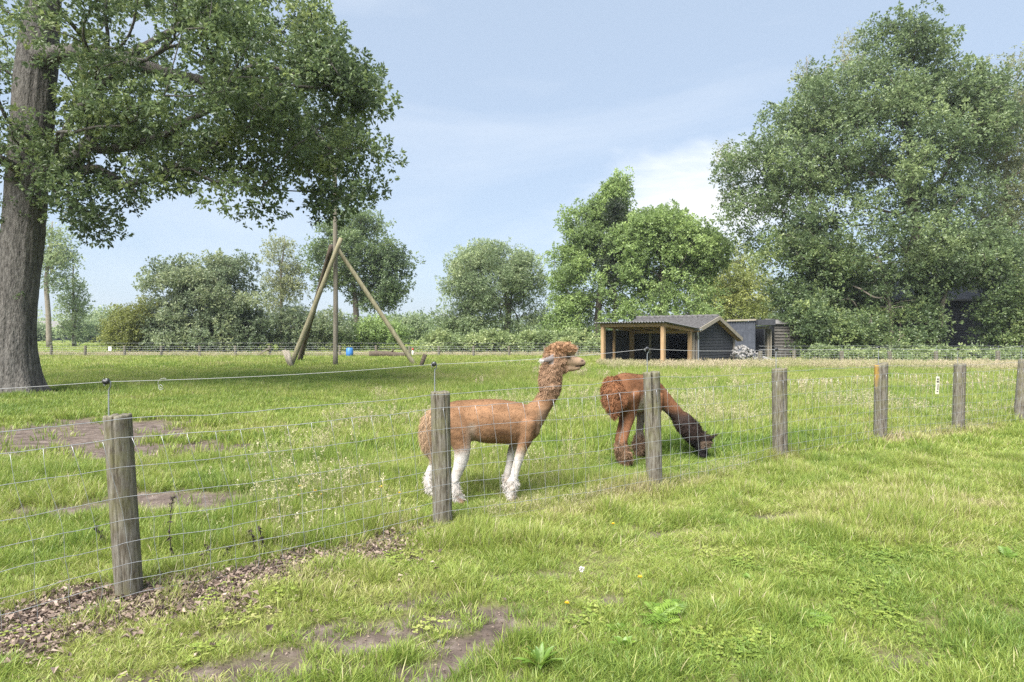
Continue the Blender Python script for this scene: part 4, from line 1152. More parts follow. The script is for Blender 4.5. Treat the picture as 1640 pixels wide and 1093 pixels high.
def build_back_sheds():
    # slate-coloured metal shed with an open doorway
    Y = 38.0
    o = np.array([at(1165, 570, Y)[0], Y, 0.0])
    root = thing('metal_shed', 'slate grey ribbed metal shed with dark open doorway behind the rubble', 'shed', tuple(o))
    mb = MB(); mb.box((.85, 1.2, 1.18), (1.7, 2.4, 2.36)); mb.obj('wall', M['slate_metal'], root)
    mb = MB()
    for k in range(11): mb.box((.06 + k * .158, -.02, 1.17), (.05, .036, 2.30))
    mb.obj('rib', M['slate_metal'], root)
    mb = MB(); mb.bar((-.06, -.08, 2.40), (1.72, -.08, 2.46), .08, .10); mb.obj('eaves_trim', M['grey_wood'], root)
    mb = MB(); mb.box((2.22, .2, 2.30), (1.05, 1.3, .34)); mb.obj('porch_roof', M['charcoal'], root)
    mb = MB(); mb.box((2.25, 1.35, 1.05), (1.0, .06, 2.1)); mb.obj('doorway_shade_panel', M['black_board'], root)  # black panel standing in for the shade inside the doorway
    for x in (1.80, 2.66):
        mb = MB(); mb.box((x, .45, 1.05), (.09, .09, 2.1)); mb.obj('door_post', M['grey_wood'], root)
    mb = MB(); mb.box((2.23, .45, 1.96), (.76, .07, .12)); mb.obj('door_lintel', M['grey_wood'], root)
    mb = MB(); mb.box((2.70, .52, 1.0), (.04, .9, 1.8)); mb.obj('door', M['grey_wood'], root)
    # weathered lap-board wall
    Y = 38.6
    o = np.array([at(1240, 570, Y)[0], Y, 0.0])
    root = thing('weathered_shed', 'weathered grey lap-board shed half hidden by hanging leaves', 'shed', tuple(o))
    for k in range(11):
        mb = MB(); z = .06 + k * .19
        mb.prism([(0, -.06, z), (1.5, -.06, z), (1.5, .0, z + .20), (0, .0, z + .20)], (0, .03, 0)); mb.obj('board', M['old_board'], root)
    mb = MB(); mb.box((.75, 1.1, 1.05), (1.46, 2.0, 2.1)); mb.obj('wall', M['charcoal'], root)
    mb = MB(); mb.prism([(-.1, -.2, 2.2), (1.65, -.2, 2.2), (1.65, 1.2, 2.5), (-.1, 1.2, 2.5)], (0, 0, .06)); mb.obj('roof', M['barn_roof'], root)
    # black barn behind the trees
    Y = 46.0
    o = np.array([at(1380, 570, Y)[0], Y, 0.0])
    root = thing('black_barn', 'black boarded barn in deep shade behind the towering oak', 'barn', tuple(o))
    for k in range(20):
        mb = MB(); z = .05 + k * .20
        mb.prism([(0, 0, z), (16, 0, z), (16, .035, z + .22), (0, .035, z + .22)], (0, .04, 0)); mb.obj('board', M['black_board'], root)
    mb = MB(); mb.box((8, 4.1, 2.05), (15.9, 8.0, 4.1)); mb.obj('wall', M['black_board'], root)
    mb = MB(); mb.prism([(-.3, -.5, 4.0), (16.3, -.5, 4.0), (16.3, 4.1, 5.9), (-.3, 4.1, 5.9)], (0, 0, .12)); mb.prism([(-.3, 8.7, 4.0), (16.3, 8.7, 4.0), (16.3, 4.1, 5.9), (-.3, 4.1, 5.9)], (0, 0, .12)); mb.obj('roof', M['charcoal'], root)
    # distant barn
    Y = 150.0
    o = np.array([at(30, 548, Y)[0], Y, 0.0])
    root = thing('distant_barn', 'far barn with grey roof seen beside the oak trunk', 'barn', tuple(o))
    mb = MB(); mb.box((2.5, 4, 1.2), (13, 7.6, 2.4)); mb.obj('wall', M['black_board'], root)
    mb = MB(); mb.prism([(-4.6, -.6, 2.1), (9.4, -.6, 2.1), (8.6, 4, 4.6), (-4.2, 4, 4.6)], (0, 0, .15)); mb.prism([(-4.6, 8.6, 2.1), (9.4, 8.6, 2.1), (8.6, 4, 4.6), (-4.2, 4, 4.6)], (0, 0, .15)); mb.obj('roof', M['barn_roof'], root)
    root = thing('distant_glasshouse', 'pale sheeted lean-to beside the far barn', 'shed', (at(89, 548, 155)[0], 155, 0))
    mb = MB(); mb.box((2.4, 2, 1.15), (4.8, 4, 2.3)); mb.obj('wall', M['glasshouse'], root)
    mb = MB(); mb.prism([(-.2, -.3, 2.3), (5, -.3, 2.3), (5, 4.2, 3.2), (-.2, 4.2, 3.2)], (0, 0, .1)); mb.obj('roof', M['glasshouse'], root)

def rock_mesh(name, seed, mat):
    r = np.random.default_rng(seed)
    mb = MB()
    t = []
    V = np.array([[x, y, z] for x in (-1, 1) for y in (-1, 1) for z in (-1, 1)], float) * [1, .62, .55]
    V += r.normal(0, .16, V.shape)
    mid = np.array([V[[0, 1, 2, 3]].mean(0) * 1.25, V[[4, 5, 6, 7]].mean(0) * 1.25])
    V = np.concatenate([V, mid])
    Q = [[0, 4, 5, 1], [2, 3, 7, 6], [0, 2, 6, 4], [1, 5, 7, 3]]
    T = [[8, 0, 1], [8, 1, 3], [8, 3, 2], [8, 2, 0], [9, 5, 4], [9, 7, 5], [9, 6, 7], [9, 4, 6]]
    mb.add(V, Q, T)
    return mb.mesh(name, mat, False)

def build_rubble():
    c = at(1196, 582, 33.6)
    root = thing('rubble_heap', 'heap of pale broken stones beside the shelter gable', 'rubble', (c[0], c[1], 0))
    ms = [rock_mesh('stone', 300 + i, M['stone']) for i in range(6)]
    r = np.random.default_rng(5)
    for k in range(295):
        x = r.uniform(-.75, 1.55); y = r.uniform(-.8, .9)
        top = np.interp(x, [-.75, -.3, .2, .8, 1.55], [.75, 1.0, .72, .35, .12]) * max(0, 1 - (y / 1.0) ** 2)
        z = top * (1 - r.uniform() ** 3)
        s = r.uniform(.035, .085)
        o = link('stone', ms[k % 6], root, (x, y, z + .02))
        o.rotation_euler = tuple(r.uniform(0, 6.28, 3)); o.scale = (s, s * r.uniform(.8, 1.2), s)

# ------------------------------------------------------------------ near wire fence
def post_mat(name, lichen=None):
    m, N, L, B, O = new_mat(name)
    tc = N.new('ShaderNodeTexCoord')
    def noise(sc, scale, detail=8):
        mp = N.new('ShaderNodeMapping'); mp.inputs['Scale'].default_value = sc
        n = N.new('ShaderNodeTexNoise'); n.inputs['Scale'].default_value = scale; n.inputs['Detail'].default_value = detail; n.inputs['Roughness'].default_value = .7
        L.new(tc.outputs['Object'], mp.inputs['Vector']); L.new(mp.outputs['Vector'], n.inputs['Vector']); return n
    g = noise((10, 10, 1.3), 6.0, 12)
    base = ramp(N, [(0.30, (0.028, 0.022, 0.016)), (0.42, (0.095, 0.080, 0.060)), (0.55, (0.168, 0.153, 0.126)), (0.74, (0.285, 0.268, 0.23))])
    L.new(g.outputs['Fac'], base.inputs['Fac'])
    al = noise((1, 1, .8), 5.0, 4)
    ar = ramp(N, [(0.45, (0, 0, 0)), (0.68, (.55, .55, .55))])
    L.new(al.outputs['Fac'], ar.inputs['Fac'])
    m1 = N.new('ShaderNodeMix'); m1.data_type = 'RGBA'; m1.inputs['B'].default_value = (0.15, 0.15, 0.06, 1)
    L.new(ar.outputs['Color'], m1.inputs['Factor']); L.new(base.outputs['Color'], m1.inputs['A'])
    out = m1.outputs['Result']
    if lichen:
        ln = noise((1, 1, .5), 7, 5)
        sx = N.new('ShaderNodeSeparateXYZ'); L.new(tc.outputs['Object'], sx.inputs['Vector'])
        mr = N.new('ShaderNodeMapRange'); mr.inputs['From Min'].default_value = -.02; mr.inputs['From Max'].default_value = -.08
        L.new(sx.outputs['X'], mr.inputs['Value'])
        mz = N.new('ShaderNodeMapRange'); mz.inputs['From Min'].default_value = .45; mz.inputs['From Max'].default_value = 1.0
        L.new(sx.outputs['Z'], mz.inputs['Value'])
        mu = N.new('ShaderNodeMath'); mu.operation = 'MULTIPLY'; L.new(mr.outputs['Result'], mu.inputs[0]); L.new(mz.outputs['Result'], mu.inputs[1])
        mu2 = N.new('ShaderNodeMath'); mu2.operation = 'MULTIPLY'; L.new(mu.outputs['Value'], mu2.inputs[0]); L.new(ln.outputs['Fac'], mu2.inputs[1])
        lr = ramp(N, [(0.22, (0, 0, 0)), (0.42, (.8, .8, .8))]); L.new(mu2.outputs['Value'], lr.inputs['Fac'])
        m2 = N.new('ShaderNodeMix'); m2.data_type = 'RGBA'; m2.inputs['B'].default_value = (*lichen, 1)
        L.new(lr.outputs['Color'], m2.inputs['Factor']); L.new(out, m2.inputs['A']); out = m2.outputs['Result']
    L.new(out, B.inputs['Base Color'])
    B.inputs['Roughness'].default_value = .92; B.inputs['Specular IOR Level'].default_value = .15
    bp = N.new('ShaderNodeBump'); bp.inputs['Strength'].default_value = .7; bp.inputs['Distance'].default_value = .006
    L.new(g.outputs['Fac'], bp.inputs['Height']); L.new(bp.outputs['Normal'], B.inputs['Normal'])
    return m

def post_geo(h, rad, lean, seed, crack=None, mat=None, name='post', slant=0.0, oval=1.0, n=96):
    """weathered round post with drying cracks; base at the origin, lean = x,y shift of the top"""
    r = np.random.default_rng(seed)
    zs = np.concatenate([np.linspace(-.15, h - .03, 26), [h - .012, h - .003, h]])
    th = np.arange(n) / n * 2 * np.pi
    Z, T = np.meshgrid(zs, th, indexing='ij')
    P3 = np.stack([np.cos(T).ravel() * 2, np.sin(T).ravel() * 2, Z.ravel() * 1.2], 1) + seed * 3.7
    rr = rad * (1 + .05 * fbm(P3, 2, seed).reshape(T.shape) + .012 * fbm(P3 * np.array([4, 4, .8]), 2, seed + 5).reshape(T.shape))
    for (a, wd, dp, z0) in (crack or [(-1.6, .09, .45, .2), (-.6, .06, .25, .5)]):
        aa = a + .12 * vnoise(np.stack([Z.ravel() * 1.7, np.full(Z.size, seed), np.zeros(Z.size)], 1), 9).reshape(Z.shape)
        d = np.abs((T - aa + np.pi) % (2 * np.pi) - np.pi)
        rr = rr * (1 - dp * np.clip(1 - d / wd, 0, 1) * np.clip((Z - z0) / .25, 0, 1))
    rr[-2] *= .97; rr[-1] *= .90
    f = (Z / h)
    X = rr * np.cos(T) * oval + lean[0] * f; Yy = rr * np.sin(T) + lean[1] * f
    Zt = Z + np.where(Z > h - .035, slant * rr * np.cos(T) / rad + .007 * vnoise(np.stack([X.ravel() * 60, Yy.ravel() * 60, Z.ravel() * 0], 1), 3).reshape(Z.shape), 0)
    V = np.stack([X, Yy, Zt], -1).reshape(-1, 3)
    m = len(zs)
    V = np.concatenate([V, [[lean[0], lean[1], h - .004]]])
    i = np.arange(m - 1)[:, None] * n; j = np.arange(n)[None]; k = (j + 1) % n
    Q = np.stack([i + j, i + k, i + n + k, i + n + j], -1).reshape(-1, 4)
    a = (m - 1) * n
    Tt = np.array([[a + q, a + (q + 1) % n, m * n] for q in range(n)])
    return make_mesh(name, V, [Q, Tt], mat, True)

NET = [.05, .145, .24, .37, .506, .645, .834, 1.008]
LEAN = {2: (-.078, 0), 3: (-.02, 0), 4: (-.03, 0), 5: (-.01, 0), 6: (.015, .0), 7: (.03, 0), 8: (.09, 0)}
HGT = {2: 1.125, 3: 1.12, 4: 1.21, 5: 1.165, 6: 1.15, 7: 1.125, 8: 1.16}
ETOP = {2: 1.318, 3: 1.335, 4: 1.43, 5: 1.385, 6: 1.375, 7: 1.35, 8: 1.38}

def build_near_fence():
    root = thing('wire_fence', 'sheep netting fence on weathered round posts with electric wire on top', 'fence', (FENCE[3][0], FENCE[3][1], 0))
    o = np.array([FENCE[3][0], FENCE[3][1], 0.0])
    m_plain = post_mat('weathered_post'); m_lich = post_mat('lichen_post', (0.40, 0.24, 0.04))
    tops = []
    for i, (x, y) in enumerate(FENCE):
        ln = LEAN.get(i, (0, 0)); h = HGT.get(i, 1.14); rad = [.08, .08, .076, .080, .083, .088, .088, .085, .08, .08, .08][i]
        z = gz1(x, y)
        ck = {2: [(-1.42, .05, .30, -.1)], 3: [(-1.95, .10, .55, .5), (-.85, .07, .25, -.1)],
              4: [(-1.75, .15, .85, .6)], 5: [(-1.45, .10, .8, -.1)]}.get(i, [(-1.5 + .4 * math.sin(i * 5), .10, .5, .2)])
        p = link('post', post_geo(h, rad, ln, 40 + i, ck, m_lich if i == 6 else m_plain, slant=[0, 0, .004, .0, .006, .008, .022, .006, .01, 0, 0][i]), root, (x - o[0], y - o[1], z))
        if i == 6: p['label'] = 'post with orange lichen down one edge'
        # pigtail pin with black insulator
        tn = np.array([0, -1.0]); ins = np.array([ln[0] - .045, ln[1] - .01, 0])
        ez = ETOP.get(i, 1.34)
        a = np.array([x - o[0] + ins[0], y - o[1] + ins[1], z])
        mb = MB(); path = [a + [0, 0, h - .12], a + [0, 0, h], a + [0, 0, ez - .045], a + [.012, -.005, ez - .02], a + [.016, -.01, ez + .012], a + [-.006, -.012, ez + .03], a + [-.026, -.01, ez + .012], a + [-.02, -.006, ez - .012]]
        mb.tube(smooth_path(path, 4), .0048, 6); pin = mb.obj('insulator_pin', M['zinc'], root, True)
        if i >= 2:
            mb = MB()
            mb.tube([a + [-.022, -.022, ez + .012], a + [-.012, -.02, ez + .016], a + [-.006, -.018, ez + .017], a + [.002, -.016, ez + .016], a + [.012, -.014, ez + .012]], [.012, .021, .013, .021, .012], 12)
            mb.obj('insulator', M['black_plastic'], pin, True)
        tops.append((a + [-.006, -.018, ez + .015]))
    # line wires: one strand each, stapled on the camera side of the posts, slightly wavy between them
    S = [0]
    for i in range(1, len(FENCE)): S.append(S[-1] + np.linalg.norm(FENCE[i] - FENCE[i - 1]))
    S = np.array(S)
    Tn = unit(np.gradient(FENCE, axis=0)); Nn = np.stack([Tn[:, 1], -Tn[:, 0]], 1)
    def fpos(s, off, z):
        x = np.interp(s, S, FENCE[:, 0]); y = np.interp(s, S, FENCE[:, 1]); nx = np.interp(s, S, Nn[:, 0]); ny = np.interp(s, S, Nn[:, 1])
        return np.stack([x + nx * off, y + ny * off, z], -1)
    lx = np.array([LEAN.get(i, (0, 0))[0] for i in range(len(FENCE))])
    def wave(s, k):
        return .007 * vnoise(np.stack([s * 3.1, np.full_like(s, k * 7.3), s * 0], 1), 17) + .0035 * vnoise(np.stack([s * 13.0, np.full_like(s, k * 5.1), s * 0], 1), 18)
    def wire_pt(s, hz, k):
        f = np.clip(np.searchsorted(S, s) - 1, 0, len(S) - 2)
        u = (s - S[f]) / (S[f + 1] - S[f])
        sag = -.018 * 4 * u * (1 - u) * (1 if hz < 1.05 else .4)
        hs = np.interp(s, S, np.array([HGT.get(i, 1.14) for i in range(len(FENCE))]) / 1.14)
        g = gz(np.interp(s, S, FENCE[:, 0]), np.interp(s, S, FENCE[:, 1]))
        z = hz * (.35 + .65 * hs) + g + sag + wave(s, k)
        bow = .05 * np.sin(np.pi * u) * wave(s, k + 30) / .007
        P = fpos(s, .092 + bow * .4, z)
        P[:, 0] += np.interp(s, S, lx) * np.minimum(hz, 1.1) / 1.12
        return P - o
    s0, s1 = S[0] + .5, S[-1] - .2
    ss = np.arange(s0, s1, .06)
    for k, hz in enumerate(NET + [1.118]):
        mb = MB(); mb.tube(wire_pt(ss, hz, k), .0021 if hz > 1 else .0017, 5); mb.obj('line_wire', M['wire'], root, True)
    # vertical stays
    st = np.arange(s0 + .1, s1, .152)
    r = np.random.default_rng(3)
    zz = np.array(NET)
    shear = .085 * np.interp(st, [S[1], S[2], S[3], S[4], S[5]], [1, 1, .75, .25, .05])
    prof = np.clip((zz - .45) / .55, 0, 1.05) ** 1.2
    grid = np.stack([wire_pt(st - shear * prof[k] + r.normal(0, .006, len(st)), zz[k], k) for k in range(len(zz))], 1)
    for pts in grid:
        mb = MB(); mb.tube(smooth_path(pts, 2), .0015, 4)
        mb.obj('stay_wire', M['wire'], root, True)
    # electric strand
    mb = MB()
    T_ = np.array(tops)
    path = []
    for i in range(len(T_) - 1):
        for u in np.linspace(0, 1, 24, endpoint=False):
            p = T_[i] * (1 - u) + T_[i + 1] * u; p = p.copy(); p[2] -= .02 * 4 * u * (1 - u); path.append(p)
    mb.tube(np.array(path), .0016, 5); mb.obj('electric_wire', M['polywire'], root, True)
    # loose tail of white cord knotted to the strand right of the first insulator
    k0 = T_[2] * .86 + T_[3] * .14; k0[2] -= .01
    pts = [k0 + [0, -.005, 0], k0 + [.012, -.01, .012], k0 + [-.02, -.012, .010], k0 + [-.038, -.012, -.012], k0 + [-.036, -.01, -.036], k0 + [-.018, -.012, -.05], k0 + [-.010, -.014, -.038], k0 + [-.024, -.014, -.028], k0 + [-.034, -.014, -.048], k0 + [-.02, -.014, -.062], k0 + [-.004, -.014, -.052]]
    t = thing('cord_tail', 'frayed white cord end knotted round the electric wire', 'cord', tuple(o + k0))
    mb = MB(); mb.tube(smooth_path(np.array(pts) - k0, 5), .0012, 5); mb.obj('cord', M['polywire'], t, True)
    # tag hanging on the netting
    s = np.interp(0.60, [0, 1], [S[6], S[7]])
    p = wire_pt(np.array([s]), .96, 7)[0] + o
    t = thing('warning_tag', 'narrow cream warning tag hanging on the netting near the fence end', 'tag', tuple(p))
    t.rotation_euler = (0, math.radians(4), math.radians(20))
    mb = MB(); mb.box((0, -.02, -.13), (.075, .004, .27)); mb.obj('plate', M['cream_paint'], t)
    mb = MB()
    for z, w in ((-.03, .05), (-.045, .045), (-.075, .05)): mb.box((0, -.0235, z), (w, .002, .008 if z > -.07 else .022))
    mb.box((.008, -.0235, -.155), (.018, .002, .09)); mb.box((0, -.0235, -.225), (.035, .002, .012))
    mb.obj('print', M['dead'], t)
    mb = MB(); mb.tube([(0, -.02, .0), (.0, -.005, .02)], .003, 5); mb.obj('hook', M['zinc'], t)

def build_far_fences():
    # along the back of the pasture
    m = post_mat('pale_post')
    xs = [-38.9, -36.2, -33.4, -31.0, -28.7, -26.1, -23.6, -21.0, -18.6, -16.3, -14.0, -11.6, -9.1, -6.9, -4.9, -2.6, -.2, 2.2, 4.4, 6.4]
    Y0 = 42.0
    root = thing('far_fence', 'low post and wire fence along the back of the pasture', 'fence', (0, Y0, 0))
    r = np.random.default_rng(8)
    for x in xs:
        me = post_geo(.80 + r.normal(0, .02), .085, (r.normal(0, .02), 0), int(200 + x), None, m, n=14)
        link('post', me, root, (x, r.normal(0, .05), 0))
    for k, z in enumerate((.12, .24, .36, .48, .62, .76, .98)):
        mb = MB(); xx = np.arange(-39, 7, .5)
        mb.tube(np.stack([xx, np.full_like(xx, -.09), z + .01 * vnoise(np.stack([xx, xx * 0 + k, xx * 0], 1), 2)], 1), .004, 4); mb.obj('line_wire', M['wire'], root, True)
    for x in np.arange(-38.6, 6.6, .3):
        mb = MB(); mb.tube([(x, -.09, .1), (x + r.normal(0, .01), -.09, .76)], .003, 3); mb.obj('stay_wire', M['wire'], root)
    mb = MB(); mb.bar((-16.3 - .0, -.1, .62), (-17.4, -.15, 0), .10, .10); b = mb.obj('brace', M['pole_wood'], root); 
    t = thing('blue_barrel', 'small blue plastic barrel at the far fence beside the upright pole', 'barrel', (at(560, 570, 41.2)[0], 41.2, 0))
    mb = MB(); mb.tube([(0, 0, 0), (0, 0, .05), (0, 0, .26), (0, 0, .30), (0, 0, .34), (0, 0, .62), (0, 0, .68)], [.20, .23, .235, .245, .235, .23, .18], 16); mb.obj('body', M['blue_plastic'], t, True)
    mb = MB(); mb.tube([(0, 0, .68), (0, 0, .72)], [.13, .12], 14); mb.obj('lid', M['black_plastic'], t, True)
    t = thing('fallen_log', 'dark fallen log lying along the far fence', 'log', (at(618, 570, 41.3)[0], 41.3, 0))
    mb = MB(); P = smooth_path([(-1.1, 0, .22), (-.5, .05, .26), (.2, 0, .24), (.9, -.05, .2), (1.3, 0, .18)], 5); mb.tube(P, np.interp(np.arange(len(P)), [0, 8, len(P) - 1], [.22, .2, .16]) * (1 + .1 * vnoise(P * 3, 4)), 10); mb.obj('stem', M['dark_log'], t, True)
    mb = MB(); mb.tube([(.3, 0, .3), (.5, -.1, .52), (.55, -.2, .6)], [.07, .05, .03], 7); mb.obj('branch_stub', M['dark_log'], t, True)
    t = thing('red_marker', 'small red and white marker on the far fence by the leaning pole', 'marker', (at(661, 569, 41.6)[0], 41.6, 0))
    mb = MB(); mb.tube([(0, 0, 0), (0, 0, .5)], .05, 10); mb.obj('stake', M['white_paint'], t, True)
    mb = MB(); mb.tube([(0, 0, .5), (0, 0, .62), (0, 0, .66)], [.062, .062, .03], 10); mb.obj('cap', M['red_paint'], t, True)
    t = thing('white_notice', 'small blank white notice on the far fence near the yellow shrub', 'sign', (at(176, 558, 41.8)[0], 41.8, .48))
    mb = MB(); mb.box((0, 0, .12), (.20, .012, .28)); mb.obj('panel', M['white_paint'], t)
    mb = MB(); mb.box((0, .012, .23), (.16, .01, .02)); mb.obj('clip', M['zinc'], t)
    # right-hand fence running in front of the barn
    Y0 = 32.0
    root = thing('back_fence', 'netting fence on pale posts in front of the barn and trees', 'fence', (12.0, Y0, 0))
    px = [(1145, 0), (1217, .03), (1272, 0), (1348, .0), (1424, -.10), (1499, 0), (1598, .0), (1690, 0)]
    for i, (p, l) in enumerate(px):
        x = (p - 820) * .032 - 12.0 + (.1 if l < 0 else 0)
        if i == 0: continue
        link('post', post_geo(.72 + r.normal(0, .015), .10, (l, 0), 260 + i, None, m, n=16), root, (x, 0, 0))
    for k, z in enumerate((.1, .2, .3, .42, .55, .66, .98, .80)):
        mb = MB(); xx = np.arange(.6, 17.5, .4)
        mb.tube(np.stack([xx, np.full_like(xx, -.11), z + .012 * vnoise(np.stack([xx, xx * 0 + k + 9, xx * 0], 1), 2)], 1), .0045, 4); mb.obj('line_wire', M['wire'], root, True)
    for x in np.arange(.7, 17.4, .25):
        mb = MB(); mb.tube([(x, -.11, .08), (x + r.normal(0, .01), -.11, .66)], .0032, 3); mb.obj('stay_wire', M['wire'], root)
    for p in (1272, 1348, 1499, 1598):
        mb = MB(); x = (p - 820) * .032 - 12
        mb.tube([(x, -.04, .6), (x, -.04, 1.0)], .008, 5); mb.obj('insulator_pin', M['zinc'], root)

def build_pole_frame():
    Y = 30.0
    o = np.array([at(537, 588, Y)[0], Y, 0.0])
    root = thing('pole_frame', 'tall upright pole propped by three leaning logs in the pasture', 'pole frame', tuple(o))
    def pole(name, a, b, ra, rb, mat):
        a = np.array(a, float); b = np.array(b, float); k = 14
        t = np.linspace(0, 1, k)[:, None]; P = a * (1 - t) + b * t
        P = P + np.stack([vnoise(np.stack([t[:, 0] * 3, t[:, 0] * 0 + ra * 50 + c, t[:, 0] * 0], 1), 5) * .025 for c in range(3)], 1)
        mb = MB(); mb.tube(P, np.linspace(ra, rb, k), 14); return mb.obj(name, M[mat], root, True)
    def w(px, py, Yk): return at(px, py, Yk) - o
    b = w(537, 588, Y); b[2] = -.2
    pole('upright_pole', b, w(537, 280, Y) + [0, 0, .6], .12, .10, 'pole_wood')
    a = w(463, 589, 29.6); a[2] = -.1
    pole('leaning_pole', a, w(547, 382, 29.72), .125, .10, 'mossy_pole')
    a = w(478, 578, 34.5); a[2] = -.1
    pole('leaning_pole', a, w(531, 394, 30.3), .14, .12, 'dark_log')
    a = w(668, 588, 30.2); a[2] = -.1
    pole('leaning_pole', a, w(539, 396, 30.27), .115, .10, 'mossy_pole')
    for (p0, p1, dy, m) in (((469, 589), (460, 562), -.32, 'grey_wood'), ((466, 589), (455, 561), .28, 'grey_wood'), ((672, 586), (681, 568), -.25, 'dark_log')):
        a = w(p0[0], p0[1], 29.6 + dy); a[2] = -.1
        mb = MB(); mb.tube([a, w(p1[0], p1[1], 29.6 + dy)], [.09, .10], 10); mb.obj('stake', M[m], root, True)

# ------------------------------------------------------------------ alpacas
def srgb(r, g, b):
    f = lambda c: ((c / 255 + .055) / 1.055) ** 2.4 if c > 10 else c / 255 / 12.92
    return np.array([f(r), f(g), f(b)])

def remeshed(lofts, voxel, iters=6):
    mb = MB()
    for V, Q, T in lofts: mb.add(V, Q, T)
    me = mb.mesh('body_lofts', None, True)
    ob = bpy.data.objects.new('body_lofts', me); COL.objects.link(ob)
    rm = ob.modifiers.new('r', 'REMESH'); rm.mode = 'VOXEL'; rm.voxel_size = voxel; rm.use_smooth_shade = True
    sm = ob.modifiers.new('s', 'SMOOTH'); sm.factor = .5; sm.iterations = iters
    dg = bpy.context.evaluated_depsgraph_get(); dg.update()
    ev = ob.evaluated_get(dg)
    out = bpy.data.meshes.new_from_object(ev)
    bpy.data.objects.remove(ob); bpy.data.meshes.remove(me)
    n = len(out.vertices); V = np.zeros(n * 3, np.float32); out.vertices.foreach_get('co', V); V = V.reshape(-1, 3).astype(float)
    Nn = np.zeros(n * 3, np.float32); out.vertices.foreach_get('normal', Nn); Nn = Nn.reshape(-1, 3).astype(float)
    out.calc_loop_triangles()
    T = np.zeros(len(out.loop_triangles) * 3, np.int32); out.loop_triangles.foreach_get('vertices', T); T = T.reshape(-1, 3)
    bpy.data.meshes.remove(out)
    return V, Nn, T

def fur(V, Nn, T, col, length, width, dens, comb, curl, r):
    """hair cards: thin tapered strands grown from the coat"""
    A, B, C = V[T[:, 0]], V[T[:, 1]], V[T[:, 2]]
    area = .5 * np.linalg.norm(np.cross(B - A, C - A), axis=1)
    w = area * dens[T].mean(1)
    n = int(w.sum() * .85)
    ti = r.choice(len(T), n, p=w / w.sum())
    u = r.uniform(size=n); v = r.uniform(size=n); f = u + v > 1; u[f] = 1 - u[f]; v[f] = 1 - v[f]
    wt = np.stack([1 - u - v, u, v], 1)
    def itp(X): return (X[T[ti]] * (wt[..., None] if X.ndim == 2 else wt)).sum(1)
    P = itp(V); N_ = unit(itp(Nn)); L_ = itp(length) * r.uniform(.55, 1.25, n); W_ = itp(width); cu = itp(curl)[:, None]; cl = itp(col); cb = itp(comb)
    # lay the hair along the comb direction, curly wool stands off in locks
    lock = np.stack([vnoise(P * 62 + k * 17, 60 + k) for k in range(3)], 1) * .8
    tang = cb - N_ * (cb * N_).sum(1, keepdims=True)
    D = unit(N_ * (.16 + .62 * cu) + unit(tang + 1e-6) * (1 - .55 * cu) + lock * (.25 + 1.1 * cu) + r.normal(0, .18, (n, 3)))
    D2 = unit(D * .8 + unit(tang + 1e-6) * .5 + np.array([0, 0, -.28]) + lock * cu * .6)
    S = unit(np.cross(D, N_ + r.normal(0, .3, (n, 3))))
    a = P - N_ * .002; m = P + D * L_[:, None] * .55; t = m + D2 * L_[:, None] * .45
    s = S * W_[:, None] * .5
    Vv = np.stack([a - s, a + s, m - s * .75, m + s * .75, t], 1).reshape(-1, 3)
    i = np.arange(n)[:, None] * 5
    Q = i + np.array([[0, 1, 3, 2]]); Tt = i + np.array([[2, 3, 4]])
    jit = (1 + (.12 + .09 * cu) * r.normal(0, 1, (n, 1)) + .2 * lock[:, :1]).clip(.45, 1.7)
    cc = np.repeat((cl * jit).clip(0, 1), 5, 0)
    return Vv, Q, Tt, np.concatenate([cc, np.ones((len(cc), 1))], 1)

def sm(a, b, x):
    t = np.clip((x - a) / (b - a), 0, 1); return t * t * (3 - 2 * t)
def mixc(c, d, f):
    return c * (1 - f[:, None]) + d * f[:, None]

def finish_animal(root, lofts, fields, voxel, seed):
    V, Nn, T = remeshed(lofts, voxel)
    col, length, width, dens, comb, curl, bump = fields(V, Nn)
    V = V + Nn * (bump * (fbm(V * 26, 2, seed)))[:, None]
    link('body', make_mesh('body', V, T, M['skin'], True, {'col': np.concatenate([col, np.ones((len(col), 1))], 1)}), root)
    Vv, Q, Tt, cc = fur(V, Nn, T, col, length, width, dens, comb, curl, np.random.default_rng(seed))
    link('fleece', make_mesh('fleece', Vv, [Q, Tt], M['fur'], True, {'col': cc}), root)

def ball(c, r_, n=14):
    c = np.array(c, float); k = np.linspace(-1, 1, 9)
    return [(c + [0, 0, 0], 0, 0)]

